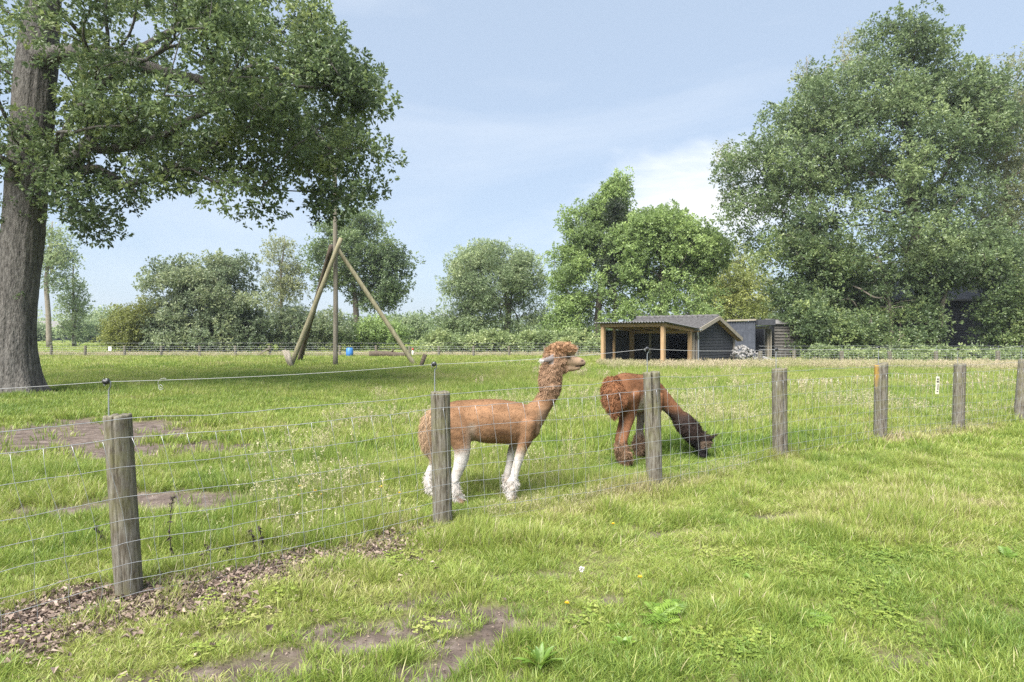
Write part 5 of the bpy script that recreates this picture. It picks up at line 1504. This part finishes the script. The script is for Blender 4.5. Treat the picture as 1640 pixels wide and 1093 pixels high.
def build_alpaca_standing():
    K = .006
    def p(px, py, y=0.0): return ((px - 770) * K, y, (802 - py) * K)
    Y = 6.0
    loc = ((770 - 820) * K, Y, gz1(-.3, Y))
    root = thing('alpaca', 'shorn caramel alpaca with white lower legs standing in profile, head raised', 'alpaca', loc, group='alpacas in the pasture')
    L_ = []
    L_.append(loft([(p(703, 676), .125, .12), (p(714, 677), .185, .155), (p(736, 676), .213, .160), (p(757, 672), .196, .152), (p(782, 673.5), .212, .19), (p(810, 675), .208, .19), (p(832, 679), .202, .165), (p(846, 682), .175, .125), (p(853, 682), .13, .10)], 28))
    L_.append(loft([(p(834, 682), .17, .12), (p(850, 669), .135, .105), (p(865, 652), .10, .085), (p(876, 638), .084, .075), (p(881, 624), .082, .078), (p(884, 600), .08, .08), (p(890, 578), .08, .08)], 24))
    # woolly upper neck, ends in a shorn edge
    L_.append(loft([(p(881, 628), .090, .085), (p(881, 620), .108, .098), (p(881, 606), .113, .102), (p(884, 592), .110, .10), (p(889, 578), .102, .095), (p(895, 570), .082, .08)], 24))
    # head
    L_.append(loft([(p(889, 574), .07, .075), (p(900, 573), .082, .078), (p(910, 575.5), .072, .066), (p(919, 577.5), .056, .050), (p(928, 579), .045, .042), (p(934, 580.5), .034, .034)], 22))
    L_.append(loft([(p(896, 586), .055, .055), (p(907, 588), .045, .045), (p(918, 588.5), .030, .032), (p(927, 588), .022, .026)], 16))
    L_.append(loft([(p(876, 578), .045, .07), (p(883, 569), .062, .085), (p(892, 563.5), .074, .092), (p(902, 561), .072, .094), (p(911, 560.5), .062, .084), (p(918, 561.5), .040, .06)], 22))
    for s in (-1, 1):
        L_.append(loft([(p(889, 571, s * .075), .028, .016), (p(881, 573, s * .105), .032, .013), (p(872, 575.5, s * .115), .025, .011), (p(864, 577.5, s * .118), .012, .008)], 14))
    # legs: near side is -y
    n = -.115
    L_.append(loft([(p(722, 670, n * .72), .165, .115), (p(734, 690, n * .9), .135, .098), (p(741, 712, n), .088, .07), (p(740, 732, n), .068, .055), (p(734, 752, n), .052, .046), (p(729, 768, n), .046, .04), (p(731, 783, n), .052, .044), (p(736, 794, n), .05, .042), (p(742, 802, n), .034, .036), (p(750, 807, n), .022, .03), (p(756, 809, n), .014, .02)], 20))
    f = .115
    L_.append(loft([(p(716, 676, f * .7), .14, .09), (p(712, 700, f), .10, .075), (p(706, 722, f), .065, .055), (p(696, 742, f), .05, .044), (p(686, 760, f), .046, .042), (p(684, 776, f), .052, .046), (p(687, 789, f), .046, .042), (p(692, 798, f), .030, .034), (p(699, 800, f), .018, .024)], 20))
    n = -.10
    L_.append(loft([(p(845, 676, n * .75), .13, .08), (p(843, 696, n * .95), .098, .068), (p(836, 714, n), .064, .05), (p(829, 736, n), .050, .043), (p(824, 756, n), .044, .04), (p(820, 774, n), .052, .046), (p(818, 789, n), .046, .041), (p(819, 799, n), .032, .034), (p(823, 806, n), .020, .028)], 20))
    f = .10
    L_.append(loft([(p(838, 684, f * .8), .10, .07), (p(830, 704, f), .07, .055), (p(820, 722, f), .046, .04), (p(816, 746, f), .040, .036), (p(812, 766, f), .044, .04), (p(811, 782, f), .044, .04), (p(812, 792, f), .032, .034), (p(816, 798, f), .02, .026)], 20))
    # tail
    L_.append(loft([(p(704, 660), .05, .05), (p(692, 668), .07, .07), (p(686, 686), .078, .08), (p(686, 706), .07, .072), (p(690, 722), .048, .05), (p(693, 733), .02, .022)], 18))
    caramel = srgb(131, 100, 75); rich = srgb(107, 79, 56); pale = srgb(182, 166, 148); white = srgb(196, 191, 186); wool = srgb(150, 121, 97); grey = srgb(150, 138, 130); foot = srgb(134, 104, 82)
    def fields(V, Nn):
        px = V[:, 0] / K + 770; py = 802 - V[:, 2] / K; y = V[:, 1]; n = len(V)
        nz = fbm(V * 9, 2, 4)
        pyn = py + nz * 4; pxn = px + nz * 4
        c = np.tile(caramel, (n, 1))
        c = mixc(c, rich, sm(-.2, .5, nz) * .5)
        streak = fbm(V * np.array([5.0, 22.0, 22.0]), 2, 8); c = c * (1 + .42 * streak[:, None]); spine = sm(.6, .95, Nn[:, 2]) * (py < 665) * (px < 850); c = mixc(c, rich * .85, spine * .5)
        torso = (px > 700) & (px < 870) & (py < 735)
        # pale groin and belly
        fl = np.maximum(sm(12, 0, np.hypot(pxn - 757, np.maximum(np.abs(pyn - 694) - 14, 0))), .8 * sm(16, 4, np.hypot(pxn - 762, pyn - 704))) * sm(770, 762, py) * (np.abs(y) > .03); c = mixc(c, pale * .8, fl * .6)
        be = sm(703, 715, pyn) * (px > 752) * (px < 842) * sm(.2, -.4, Nn[:, 2]); c = mixc(c, srgb(168, 146, 118), be * .8)
        lit = sm(14, 4, np.abs((pxn - 868) - (pyn - 690) * -.05)) * sm(640, 665, py) * sm(720, 700, py) * (px > 858); c = mixc(c, pale, lit * .2)  # rim light painted into the coat, a faint pale strip down the chest
        leg = sm(704, 732, py + nz * 11 + (px < 780) * 2 - (px > 790) * 4) * ((px < 770) | (px > 800))
        c = mixc(c, white, leg * .93); dirt = sm(.0, .7, fbm(V * 16, 3, 14)); c = mixc(c, srgb(150, 128, 104), leg * dirt * .6)
        ft = sm(792, 800, pyn) ; c = mixc(c, foot, ft * .85)
        ht = sm(5, 2, np.abs((pxn - 742) - (pyn - 796) * .9)) * sm(784, 790, py) * (px > 728) * (px < 762); c = mixc(c, foot, ht * .9)
        tail = (px < 701) & (py < 740) & (np.abs(y) < .1); c = mixc(c, srgb(172, 146, 118), tail * .7)
        neck = sm(640, 630, pyn) * (px > 850); c = mixc(c, wool, neck)
        top = sm(570, 562, pyn) * (px > 872); c = mixc(c, srgb(154, 120, 90), top * .8)
        face = sm(905, 914, pxn) * sm(560, 568, py) * sm(610, 598, py); c = mixc(c, srgb(158, 134, 112), face * .9)
        muz = sm(925, 933, pxn) * (py > 560) * (py < 600); c = mixc(c, srgb(132, 112, 98), muz * .8)
        mouth = sm(1.7, .6, np.abs(py - 584.8 - (px - 930) * -.10)) * (px > 921) * (py > 570) * (py < 595); c = mixc(c, srgb(45, 36, 34), mouth)
        nos = sm(3.2, 1.4, np.hypot(px - 932, (py - 577) * 1.5)) * (np.abs(y) > .008); c = mixc(c, srgb(60, 48, 46), nos)
        eyed = sm(7.5, 3, np.hypot(px - 908.5, (py - 570) * 1.6)) * (np.abs(y) > .03); c = mixc(c, srgb(70, 52, 42), eyed * .9)
        ear = (px < 886) & (py > 566) & (py < 582) & (np.abs(y) > .088); c = mixc(c, srgb(116, 110, 110), ear * .9)
        tip = ear & (px < 869); c = mixc(c, white, tip * .9)
        woolz = np.clip(neck * (1 - face) * (1 - ear), 0, 1); woolz = woolz * (1 - (px > 914) * (py > 563))
        boots = sm(757, 766, py) * ((px < 765) | (px > 800)) * (1 - ft * .6)
        length = np.full(n, .016) + woolz * .009 + boots * .018 + tail * .060 + top * .010
        length = length * (1 - .75 * np.maximum(face, muz)) * (1 - .5 * ear) * (1 - .6 * ft); length[ear & (px < 870)] = .03
        curl = np.clip(woolz * .85 + boots * .8 + top * .25, 0, 1)
        width = .0042 + .001 * woolz
        dens = 24000 * (1 - .35 * leg) + woolz * 36000 + tail * 14000
        comb = np.tile(np.array([-.8, 0, -.45]), (n, 1))
        comb[neck > .5] = [-.25, 0, -.7]; comb[top > .5] = [.35, 0, .55]; comb[boots > .5] = [-.3, 0, -.9]; comb[tail] = [-.35, 0, -1]; comb[(leg > .5) & (boots < .5)] = [0, 0, -1]
        bump = .0025 + .012 * woolz + .012 * boots + .010 * tail + .006 * top
        return c, length, np.full(n, .0028), dens, comb, curl, bump
    finish_animal(root, L_, fields, .0105, 3)
    for s in (-1, 1):
        mb = MB(); c = np.array(p(909, 570.5, s * .066)); mb.tube([c + [0, -.008 * s, 0], c, c + [0, .006 * s, 0], c + [0, .010 * s, 0]], [.010, .015, .012, .004], 12); mb.obj('eye', M['eye'], root, True)
        # lashes and brow
        mb = MB()
        for k in range(16):
            a = c + [-.018 + k * .0026, .008 * s, .010 - abs(k - 7) * .0006]
            mb.tube([a, a + [.006, .010 * s, -.004], a + [.011, .016 * s, -.013]], [.0016, .0012, .0005], 3)
        mb.obj('eyelash', M['dead'], root)
    # two toenails on each visible foot
    for px, py, y in ((758, 810, -.115), (824, 805, -.10)):
        mb = MB()
        for d in (-.013, .013):
            a = np.array(p(px, py, y + d)); mb.tube([a + [-.02, 0, .012], a, a + [.014, 0, -.004]], [.009, .008, .003], 8)
        mb.obj('toenail', M['dead'], root, True)

def build_alpaca_grazing():
    ang = math.radians(50)           # heading: away to the right
    loc = (1.33, 7.52, gz1(1.3, 7.5))
    root = thing('alpaca', 'dark chestnut alpaca grazing with black head down, seen from behind', 'alpaca', loc, ang, group='alpacas in the pasture')
    L_ = []
    S = 1.0
    L_.append(loft([((-.17, 0, .90), .15, .12), ((-.10, 0, .885), .215, .165), ((.05, 0, .875), .25, .19), ((.25, 0, .86), .245, .20), ((.45, 0, .85), .235, .195), ((.62, -.01, .85), .22, .165), ((.74, -.03, .83), .18, .12), ((.80, -.05, .80), .12, .09)], 28))
    L_.append(loft([((.64, -.01, .90), .16, .12), ((.76, -.07, .82), .135, .10), ((.85, -.16, .70), .105, .088), ((.92, -.26, .57), .09, .085), ((.98, -.36, .44), .085, .085), ((1.02, -.44, .33), .085, .085)], 24))
    L_.append(loft([((.955, -.31, .505), .115, .108), ((.985, -.365, .43), .135, .125), ((1.02, -.43, .335), .135, .122), ((1.045, -.48, .255), .115, .105), ((1.06, -.51, .20), .09, .085)], 24))
    L_.append(loft([((1.045, -.49, .24), .075, .078), ((1.06, -.53, .185), .082, .075), ((1.055, -.55, .125), .068, .06), ((1.045, -.56, .075), .052, .046), ((1.035, -.565, .03), .04, .038)], 20))
    L_.append(loft([((1.05, -.55, .28), .06, .06), ((1.075, -.59, .235), .07, .07), ((1.08, -.60, .18), .05, .055)], 16))
    for s in (-1, 1):
        b = np.array([1.05 + .05 * s * .75, -.52 + .05 * s, .245]); d = np.array([.13 + .05 * s, -.10 + .05 * s, .075])
        L_.append(loft([(b, .03, .018), (b + d * .4, .032, .014), (b + d * .8, .022, .012), (b + d * 1.1, .010, .007)], 14))
    for y, x0 in ((-.06, 0.0), (.05, .09)):
        L_.append(loft([((x0 + .0, y * .9, .88), .18, .11), ((x0 + .03, y, .76), .14, .095), ((x0 + .05, y, .64), .095, .075), ((x0 + .02, y, .52), .062, .055), ((x0 - .05, y, .40), .052, .048), ((x0 - .09, y, .30), .05, .046), ((x0 - .06, y, .20), .058, .056), ((x0 - .03, y, .12), .058, .056), ((x0, y, .05), .045, .046), ((x0 + .05, y, .02), .026, .034)], 20))
    for y, x0 in ((-.10, .62), (.09, .60)):
        L_.append(loft([((x0 + .04, y * .8, .80), .13, .08), ((x0 + .04, y, .66), .09, .07), ((x0 + .02, y, .52), .055, .048), ((x0, y, .38), .048, .044), ((x0 - .01, y, .28), .055, .05), ((x0 - .02, y, .19), .078, .072), ((x0 - .02, y, .11), .068, .064), ((x0, y, .05), .045, .045), ((x0 + .04, y, .02), .024, .034)], 20))
    L_.append(loft([((-.10, .02, 1.03), .06, .08), ((-.18, .03, 1.0), .08, .105), ((-.22, .03, .90), .085, .115), ((-.22, .02, .78), .075, .10), ((-.20, .0, .69), .055, .07), ((-.19, -.01, .62), .03, .035)], 20))
    brown = srgb(120, 84, 60); rich = srgb(100, 68, 47); dark = srgb(50, 40, 36); black = srgb(32, 29, 30); pale = srgb(172, 158, 140); boot = srgb(134, 108, 86); grey = srgb(146, 134, 122)
    def fields(V, Nn):
        x, y, z = V.T; n = len(V); nz = fbm(V * 8, 2, 6)
        c = np.tile(brown, (n, 1)); c = mixc(c, rich, sm(-.3, .5, nz) * .8)
        tail = (x < -.14) & (z > .58); c = mixc(c, srgb(134, 92, 64), tail * .7)
        fl = sm(.16, .05, np.hypot(x - .20, (z - .70) * .8) + nz * .03) * sm(.95, .85, z); c = mixc(c, pale, fl * .9)
        be = sm(-.3, -.8, Nn[:, 2]) * (z > .5) * (z < .8) * (x > .1); c = mixc(c, pale, be * .7)
        legs = sm(.62, .54, z) * (x < .72) * (y > -.25)
        inner = legs * sm(.2, .7, np.where(y > 0, -Nn[:, 1], Nn[:, 1])); c = mixc(c, grey, inner * .8)
        c = mixc(c, grey, legs * (x > .4) * .6)
        bt = sm(.34, .26, z) * (x < .72) * (y > -.25); c = mixc(c, boot, bt * .9)
        fo = sm(.06, .03, z) * legs; c = mixc(c, dark, fo)
        nk = sm(.70, .55, z + nz * .06) * ((y < -.15) & (x > .7)); c = mixc(c, dark, nk)
        patch = sm(.05, .02, np.abs(x - .02 - y * -1 - 1.47 + nz * .03)) * (z > .3) * nk; c = mixc(c, srgb(112, 66, 42), patch * .6)
        hd = sm(.30, .22, z) * ((y < -.42) & (x > .8)); c = mixc(c, black, hd)
        hair = (z > .14) & (z < .24) & (y < -.56) & (x > .98); c = mixc(c, srgb(150, 128, 108), hair * .5)
        wl = nk * sm(.53, .48, z + nz * .02)
        length = np.full(n, .016) + tail * .022 + bt * .024 + wl * .018
        length = length * (1 - .6 * sm(.16, .1, z) * (y < -.42))
        curl = np.clip(tail * .75 + bt * .95 + wl * .6, 0, 1)
        dens = np.full(n, 22000.0) + (tail | (bt > .5)) * 9000
        comb = np.tile(np.array([-.7, 0, -.6]), (n, 1)); comb[tail] = [-.2, 0, -1]; comb[bt > .5] = [-.2, 0, -.9]; comb[nk > .5] = [-.3, .4, -.2]; comb[hair] = [.3, -.6, -.4]
        bump = .003 + .020 * tail + .024 * bt + .014 * wl
        return c, length, np.full(n, .0036), dens, comb, curl, bump
    finish_animal(root, L_, fields, .012, 9)
    for s in (-1, 1):
        mb = MB(); c = np.array([1.062 + .06 * s * .8, -.545 + .055 * s, .155]); d = np.array([.8 * s, .6 * s, 0]) * .01
        mb.tube([c - d, c, c + d * .6, c + d], [.010, .015, .011, .004], 12); mb.obj('eye', M['eye'], root, True)

# ------------------------------------------------------------------ small growth and litter
def build_litter():
    r = np.random.default_rng(14)
    n = 95000
    x = r.uniform(-4.2, -.3, n); y = fence_y(x) + r.uniform(-.95, .75, n)
    k = r.uniform(size=n) < litter(x, y) * .60
    x, y = x[k], y[k]
    m = 2600
    xs = r.uniform(-3.6, -.5, m); ys = fence_y(xs) + r.normal(-.16, .42, m); x = np.concatenate([x, xs]); y = np.concatenate([y, ys])
    m = 900
    xs = r.uniform(-3.2, .6, m); ys = r.uniform(2.5, 5.2, m); kk = (ys < fence_y(xs)) & (r.uniform(size=m) < .10 + .35 * (xs < -1.5))
    x = np.concatenate([x, xs[kk]]); y = np.concatenate([y, ys[kk]])
    m = 500; xs = r.uniform(-9, -3, m); ys = r.uniform(5.4, 11.5, m); kk = bare(xs, ys) > .4
    x = np.concatenate([x, xs[kk]]); y = np.concatenate([y, ys[kk]])
    n = len(x)
    C = np.stack([x, y, gz(x, y) + r.uniform(.002, .035, n)], 1)
    a = r.uniform(0, 6.283, n); D = np.stack([np.cos(a), np.sin(a), r.normal(.12, .35, n)], 1); Nn = unit(np.stack([r.normal(0, .55, n), r.normal(0, .55, n), np.ones(n)], 1))
    # lobed, curled dry leaves: two kites back to back
    L_ = np.clip(r.gamma(3.5, .0075, n), .008, .052); W = L_ * r.uniform(.35, .75, n)
    t = np.clip(r.normal(.42, .30, n), 0, 1)
    V, T, tt = leaf_arrays(C, D, Nn, L_, W, t, fold=.45)
    tag(link('leaf_litter', make_mesh('leaf_litter', V, T, M['litter'], False, {'tint': tt})), 'dry brown oak leaves drifted along the foot of the near fence', 'leaves', kind='stuff')
    n = 9000; xs = np.concatenate([r.uniform(-3.4, 1.2, n), r.uniform(-9, -2.6, n)]); ys = np.concatenate([r.uniform(2.5, 4.4, n), r.uniform(5.4, 11.5, n)])
    k = (bare(xs, ys) > .35) & (r.uniform(size=2 * n) < .5); xs, ys = xs[k], ys[k]; n = len(xs)
    C = np.stack([xs, ys, gz(xs, ys) - .014 + r.uniform(0, .006, n)], 1); a = r.uniform(0, 6.283, n)
    V, T, tt = leaf_arrays(C, np.stack([np.cos(a), np.sin(a), r.normal(.1, .3, n)], 1), unit(np.stack([r.normal(0, .5, n), r.normal(0, .5, n), np.ones(n)], 1)), r.uniform(.006, .022, n), r.uniform(.004, .010, n), np.clip(r.normal(.4, .3, n), 0, 1), fold=.4)
    tag(link('soil_crumbs', make_mesh('soil_crumbs', V, T, M['litter'], False, {'tint': tt})), 'crumbs of dry plant matter on the bare soil', 'debris', kind='stuff')
    # twigs
    for x0, dy, a, l, lab in ((-2.62, -.22, 2.4, .34, 'thin dead twig in the leaf litter left of the first fence post'), (-2.05, -.30, .5, .24, 'thin dead twig in the leaf litter right of the first fence post'), (-1.45, -.12, 2.9, .26, 'thin dead twig where the leaf litter narrows')):
        y0 = fence_y(x0) + dy; mb = MB(); z = .02
        P = smooth_path([(0, 0, z), (math.cos(a) * l * .5, math.sin(a) * l * .5, z + .05), (math.cos(a) * l, math.sin(a) * l, z + .09)], 3)
        mb.tube(P, np.linspace(.0035, .0015, len(P)), 5)
        o = mb.obj('twig', M['dead'], None, True); o.location = (x0, y0, gz1(x0, y0))
        tag(o, lab, 'twig', 'twigs in the leaf litter')

def build_dead_stalks():
    r = np.random.default_rng(15)
    spots = [((276, 893), .47, 'tall withered dark stalk right of the first fence post'), ((402, 893), .22, 'cluster stalk of withered weed by the fence, left of the pair'), ((414, 890), .26, 'tallest of the withered weeds standing close together by the fence'),
             ((335, 900), .16, 'short withered stalk between the tall one and the pair'), ((163, 880), .2, 'withered stalk just left of the first fence post'), ((362, 896), .13, 'smallest withered stalk in the leaf litter')]
    for (px, py), h, lab in spots:
        Y = 1600.0 / (py - 535); x = (px - 820) * Y / 1000
        t = thing('withered_weed', lab, 'weed', (x, Y, gz1(x, Y)), group='withered weeds by the fence')
        mb = MB(); P = smooth_path([(0, 0, -.01), (r.normal(0, .01), r.normal(0, .01), h * .5), (r.normal(0, .02), r.normal(0, .02), h)], 4)
        mb.tube(P, np.linspace(.004, .0018, len(P)), 5)
        for k in range(3):
            q = P[r.integers(2, len(P) - 1)]; d = unit(r.normal(size=3) + [0, 0, .5]) * h * .18; mb.tube([q, q + d], [.002, .001], 4)
        mb.obj('stem', M['dead'], t, True)
        n = int(12 + h * 40)
        i = r.integers(1, len(P), n); C = P[i] + r.normal(0, .006, (n, 3))
        D = unit(r.normal(size=(n, 3)) * [1, 1, .5] + [0, 0, -.9])
        V, T, tt = leaf_arrays(C, D, unit(r.normal(size=(n, 3))), r.uniform(.02, .05, n), r.uniform(.01, .022, n), np.zeros(n), fold=.5)
        link('leaves', make_mesh('leaves', V, T, M['dead'], False), t)

def build_weeds():
    r = np.random.default_rng(16)
    # feathery yarrow / tansy clumps: pinnate leaves
    def feathery(px, py, rad, n, lab):
        Y = 1600.0 / (py - 535); x = (px - 820) * Y / 1000
        t = thing('feathery_weed', lab, 'weed', (x, Y, gz1(x, Y)), group='feathery weeds in the lane grass')
        for k in range(n):
            a = r.uniform(0, 6.283); l = rad * r.uniform(.6, 1.1); el = r.uniform(.5, 1.2)
            s = np.linspace(0, 1, 9)
            P = np.stack([math.cos(a) * l * s * math.cos(el * .8), math.sin(a) * l * s * math.cos(el * .8), l * (math.sin(el) * s - .45 * s * s)], 1)
            P = P + np.array([r.normal(0, rad * .25), r.normal(0, rad * .25), 0])
            mb = MB(); mb.tube(P, np.linspace(.0022, .0008, len(P)), 3, a=.5)
            side = np.array([-math.sin(a), math.cos(a), .15]); fw = unit(np.gradient(P, axis=0))
            tint = np.clip(r.normal(.6, .2), 0, 1)
            for i in range(2, 9):
                w = l * .34 * math.sin(math.pi * (i / 9) ** .75 * .93) + .006
                for sg in (-1, 1):
                    d = unit(side * sg + fw[i] * .55); m = unit(np.cross(d, fw[i])); e = unit(fw[i])
                    b = P[i]; hw = l * .045
                    mb.add([b, b + d * w * .5 + e * hw, b + d * w + e * hw * .4 - [0, 0, w * .12], b + d * w * .5 - e * hw], [[0, 1, 2, 3]], a=tint)
            mb.obj('leaf', M['weed_leaf'], t, False, 'tint')
    feathery(1055, 1000, .17, 20, 'large bright feathery weed clump near the bottom edge')
    feathery(1180, 955, .11, 14, 'darker feathery weed clump uphill of the bright one')
    feathery(1290, 995, .14, 18, 'feathery weed clump rightmost of the three in the lane')
    feathery(1000, 1010, .10, 9, 'small feathery weed leaf spray left of the large clump')
    feathery(1605, 900, .12, 9, 'feathery weed in the grass at the edge of the photo')
    # strap-leaved plantain / dock
    def strap(px, py, l, n, w, lab):
        Y = 1600.0 / (py - 535); x = (px - 820) * Y / 1000
        t = thing('plantain', lab, 'weed', (x, Y, gz1(x, Y)), group='broad-leaved weeds in the lane')
        for k in range(n):
            a = 6.283 * k / n + r.normal(0, .3); L_ = l * r.uniform(.65, 1.1); el = r.uniform(.7, 1.25)
            s = np.linspace(0, 1, 7); ww = w * np.sin(np.pi * np.clip(s * .9 + .08, 0, 1)) ** .8
            ww[-1] = .001
            P = np.stack([math.cos(a) * L_ * s * math.cos(el), math.sin(a) * L_ * s * math.cos(el), L_ * (math.sin(el) * s - .38 * s ** 2.2)], 1)
            sd = np.array([-math.sin(a), math.cos(a), 0])
            V = np.concatenate([P + sd * ww[:, None] * .5 + [0, 0, .006], P, P - sd * ww[:, None] * .5 + [0, 0, .006]])
            Q = [[i, i + 1, 7 + i + 1, 7 + i] for i in range(6)] + [[7 + i, 7 + i + 1, 14 + i + 1, 14 + i] for i in range(6)]
            mb = MB(); mb.add(V, Q, a=float(np.clip(r.normal(.4, .2), 0, 1))); mb.obj('leaf', M['weed_leaf'], t, True, 'tint')
    strap(865, 1070, .19, 22, .026, 'strap-leaved plantain clump at the bottom edge')
    strap(1000, 1040, .11, 9, .030, 'small broad-leaved weed right of the plantain clump')
    strap(1395, 880, .11, 9, .024, 'broad-leaved weed in the lane grass, uphill of the feathery clumps')
    strap(1200, 935, .10, 8, .03, 'dark broad-leaved weed beside the darker feathery clump')
    # dandelions
    spots = [(982, 838, .10, 'yellow dandelion in front of the third fence post'), (480, 776, .2, 'topmost yellow dandelion left of the standing alpaca'), (505, 784, .18, 'yellow dandelion right of the topmost one'), (478, 790, .14, 'yellow dandelion below the topmost one'), (515, 790, .12, 'yellow dandelion closest to the netting, in the cluster of four'),
             (610, 778, .2, 'yellow dandelion nearer the standing alpaca'), (640, 788, .14, 'yellow dandelion nearest the tail of the standing alpaca'), (908, 965, .05, 'low yellow flower in the lane above the bare soil'), (1025, 925, .05, 'low yellow flower in the lane beside the dandelion clock')]
    for px, py, h, lab in spots:
        # place the flower on the ground whose head is seen at this spot
        Y = (1.6 - h) * 1000.0 / (py - 535); x = (px - 820) * Y / 1000
        t = thing('dandelion', lab, 'flower', (x, Y, gz1(x, Y)), group='yellow dandelions')
        mb = MB(); mb.tube([(0, 0, 0), (.004, 0, h * .5), (.0, 0, h)], [.0018, .0016, .0016], 5); mb.obj('stalk', M['stem'], t, True)
        mb = MB()
        for k in range(26):
            a = k * 2.4; e = .25 + .9 * (k / 26); rr = .017
            d = np.array([math.cos(a) * math.cos(e), math.sin(a) * math.cos(e), math.sin(e)]); s = np.array([-math.sin(a), math.cos(a), 0]) * .0032
            mb.add([(0, 0, h), np.array([0, 0, h]) + d * rr * .7 + s, np.array([0, 0, h]) + d * rr, np.array([0, 0, h]) + d * rr * .7 - s], [[0, 1, 2, 3]])
        mb.obj('petals', M['yellow_petal'], t)
    px, py, h = 932, 912, .11
    Y = (1.6 - h) * 1000.0 / (py - 535); x = (px - 820) * Y / 1000
    t = thing('dandelion_clock', 'single white dandelion seed head in the lane grass', 'flower', (x, Y, gz1(x, Y)))
    mb = MB(); mb.tube([(0, 0, 0), (.004, 0, h * .5), (0, 0, h)], [.0018, .0016, .0016], 5); mb.obj('stalk', M['stem'], t, True)
    mb = MB()
    for k in range(60):
        d = unit(r.normal(size=3)); s = unit(np.cross(d, r.normal(size=3))) * .003; c = np.array([0, 0, h + .006])
        mb.add([c, c + d * .017 + s, c + d * .02, c + d * .017 - s], [[0, 1, 2, 3]])
    mb.obj('seed_head', M['seed_puff'], t)
    # pebbles on the bare soil
    ms = [rock_mesh('pebble', 330 + i, M['stone']) for i in range(3)]
    for k, (px, py, lab) in enumerate([(648, 1040, 'pale pebble in the bare soil near the bottom edge'), (660, 985, 'white pebble on the larger bare patch'), (775, 962, 'small pebble where grass meets bare soil'), (705, 1022, 'grey pebble beside the worn path soil'), (890, 950, 'flat pale pebble in the lane grass')]):
        Y = 1600.0 / (py - 535); x = (px - 820) * Y / 1000
        o = link('pebble', ms[k % 3], None, (x, Y, gz1(x, Y) - .008)); o.scale = (.013, .012, .009); o.rotation_euler = (0, 0, k)
        tag(o, lab, 'pebble', 'pebbles on the bare soil')

build_oak()
build_shelter()
build_back_sheds()
build_rubble()
build_far_trees()
build_near_fence()
build_far_fences()
build_pole_frame()
build_alpaca_standing()
build_alpaca_grazing()
build_litter()
build_dead_stalks()
build_weeds()
grow_grass()

def build_haze():
    m = bpy.data.materials.new('haze'); m.use_nodes = True
    N, L = m.node_tree.nodes, m.node_tree.links
    N.remove(N['Principled BSDF'])
    v = N.new('ShaderNodeVolumePrincipled')
    v.inputs['Color'].default_value = (0.86, 0.92, 1.0, 1)
    v.inputs['Density'].default_value = HAZE
    v.inputs['Anisotropy'].default_value = 0.2
    L.new(v.outputs['Volume'], N['Material Output'].inputs['Volume'])
    mb = MB(); mb.box((0, 130, 13.5), (700, 320, 29)); o = mb.obj('haze', m)
    tag(o, 'thin summer haze in the air over the pasture', 'haze', kind='stuff')
HAZE = 0.0004
build_haze()
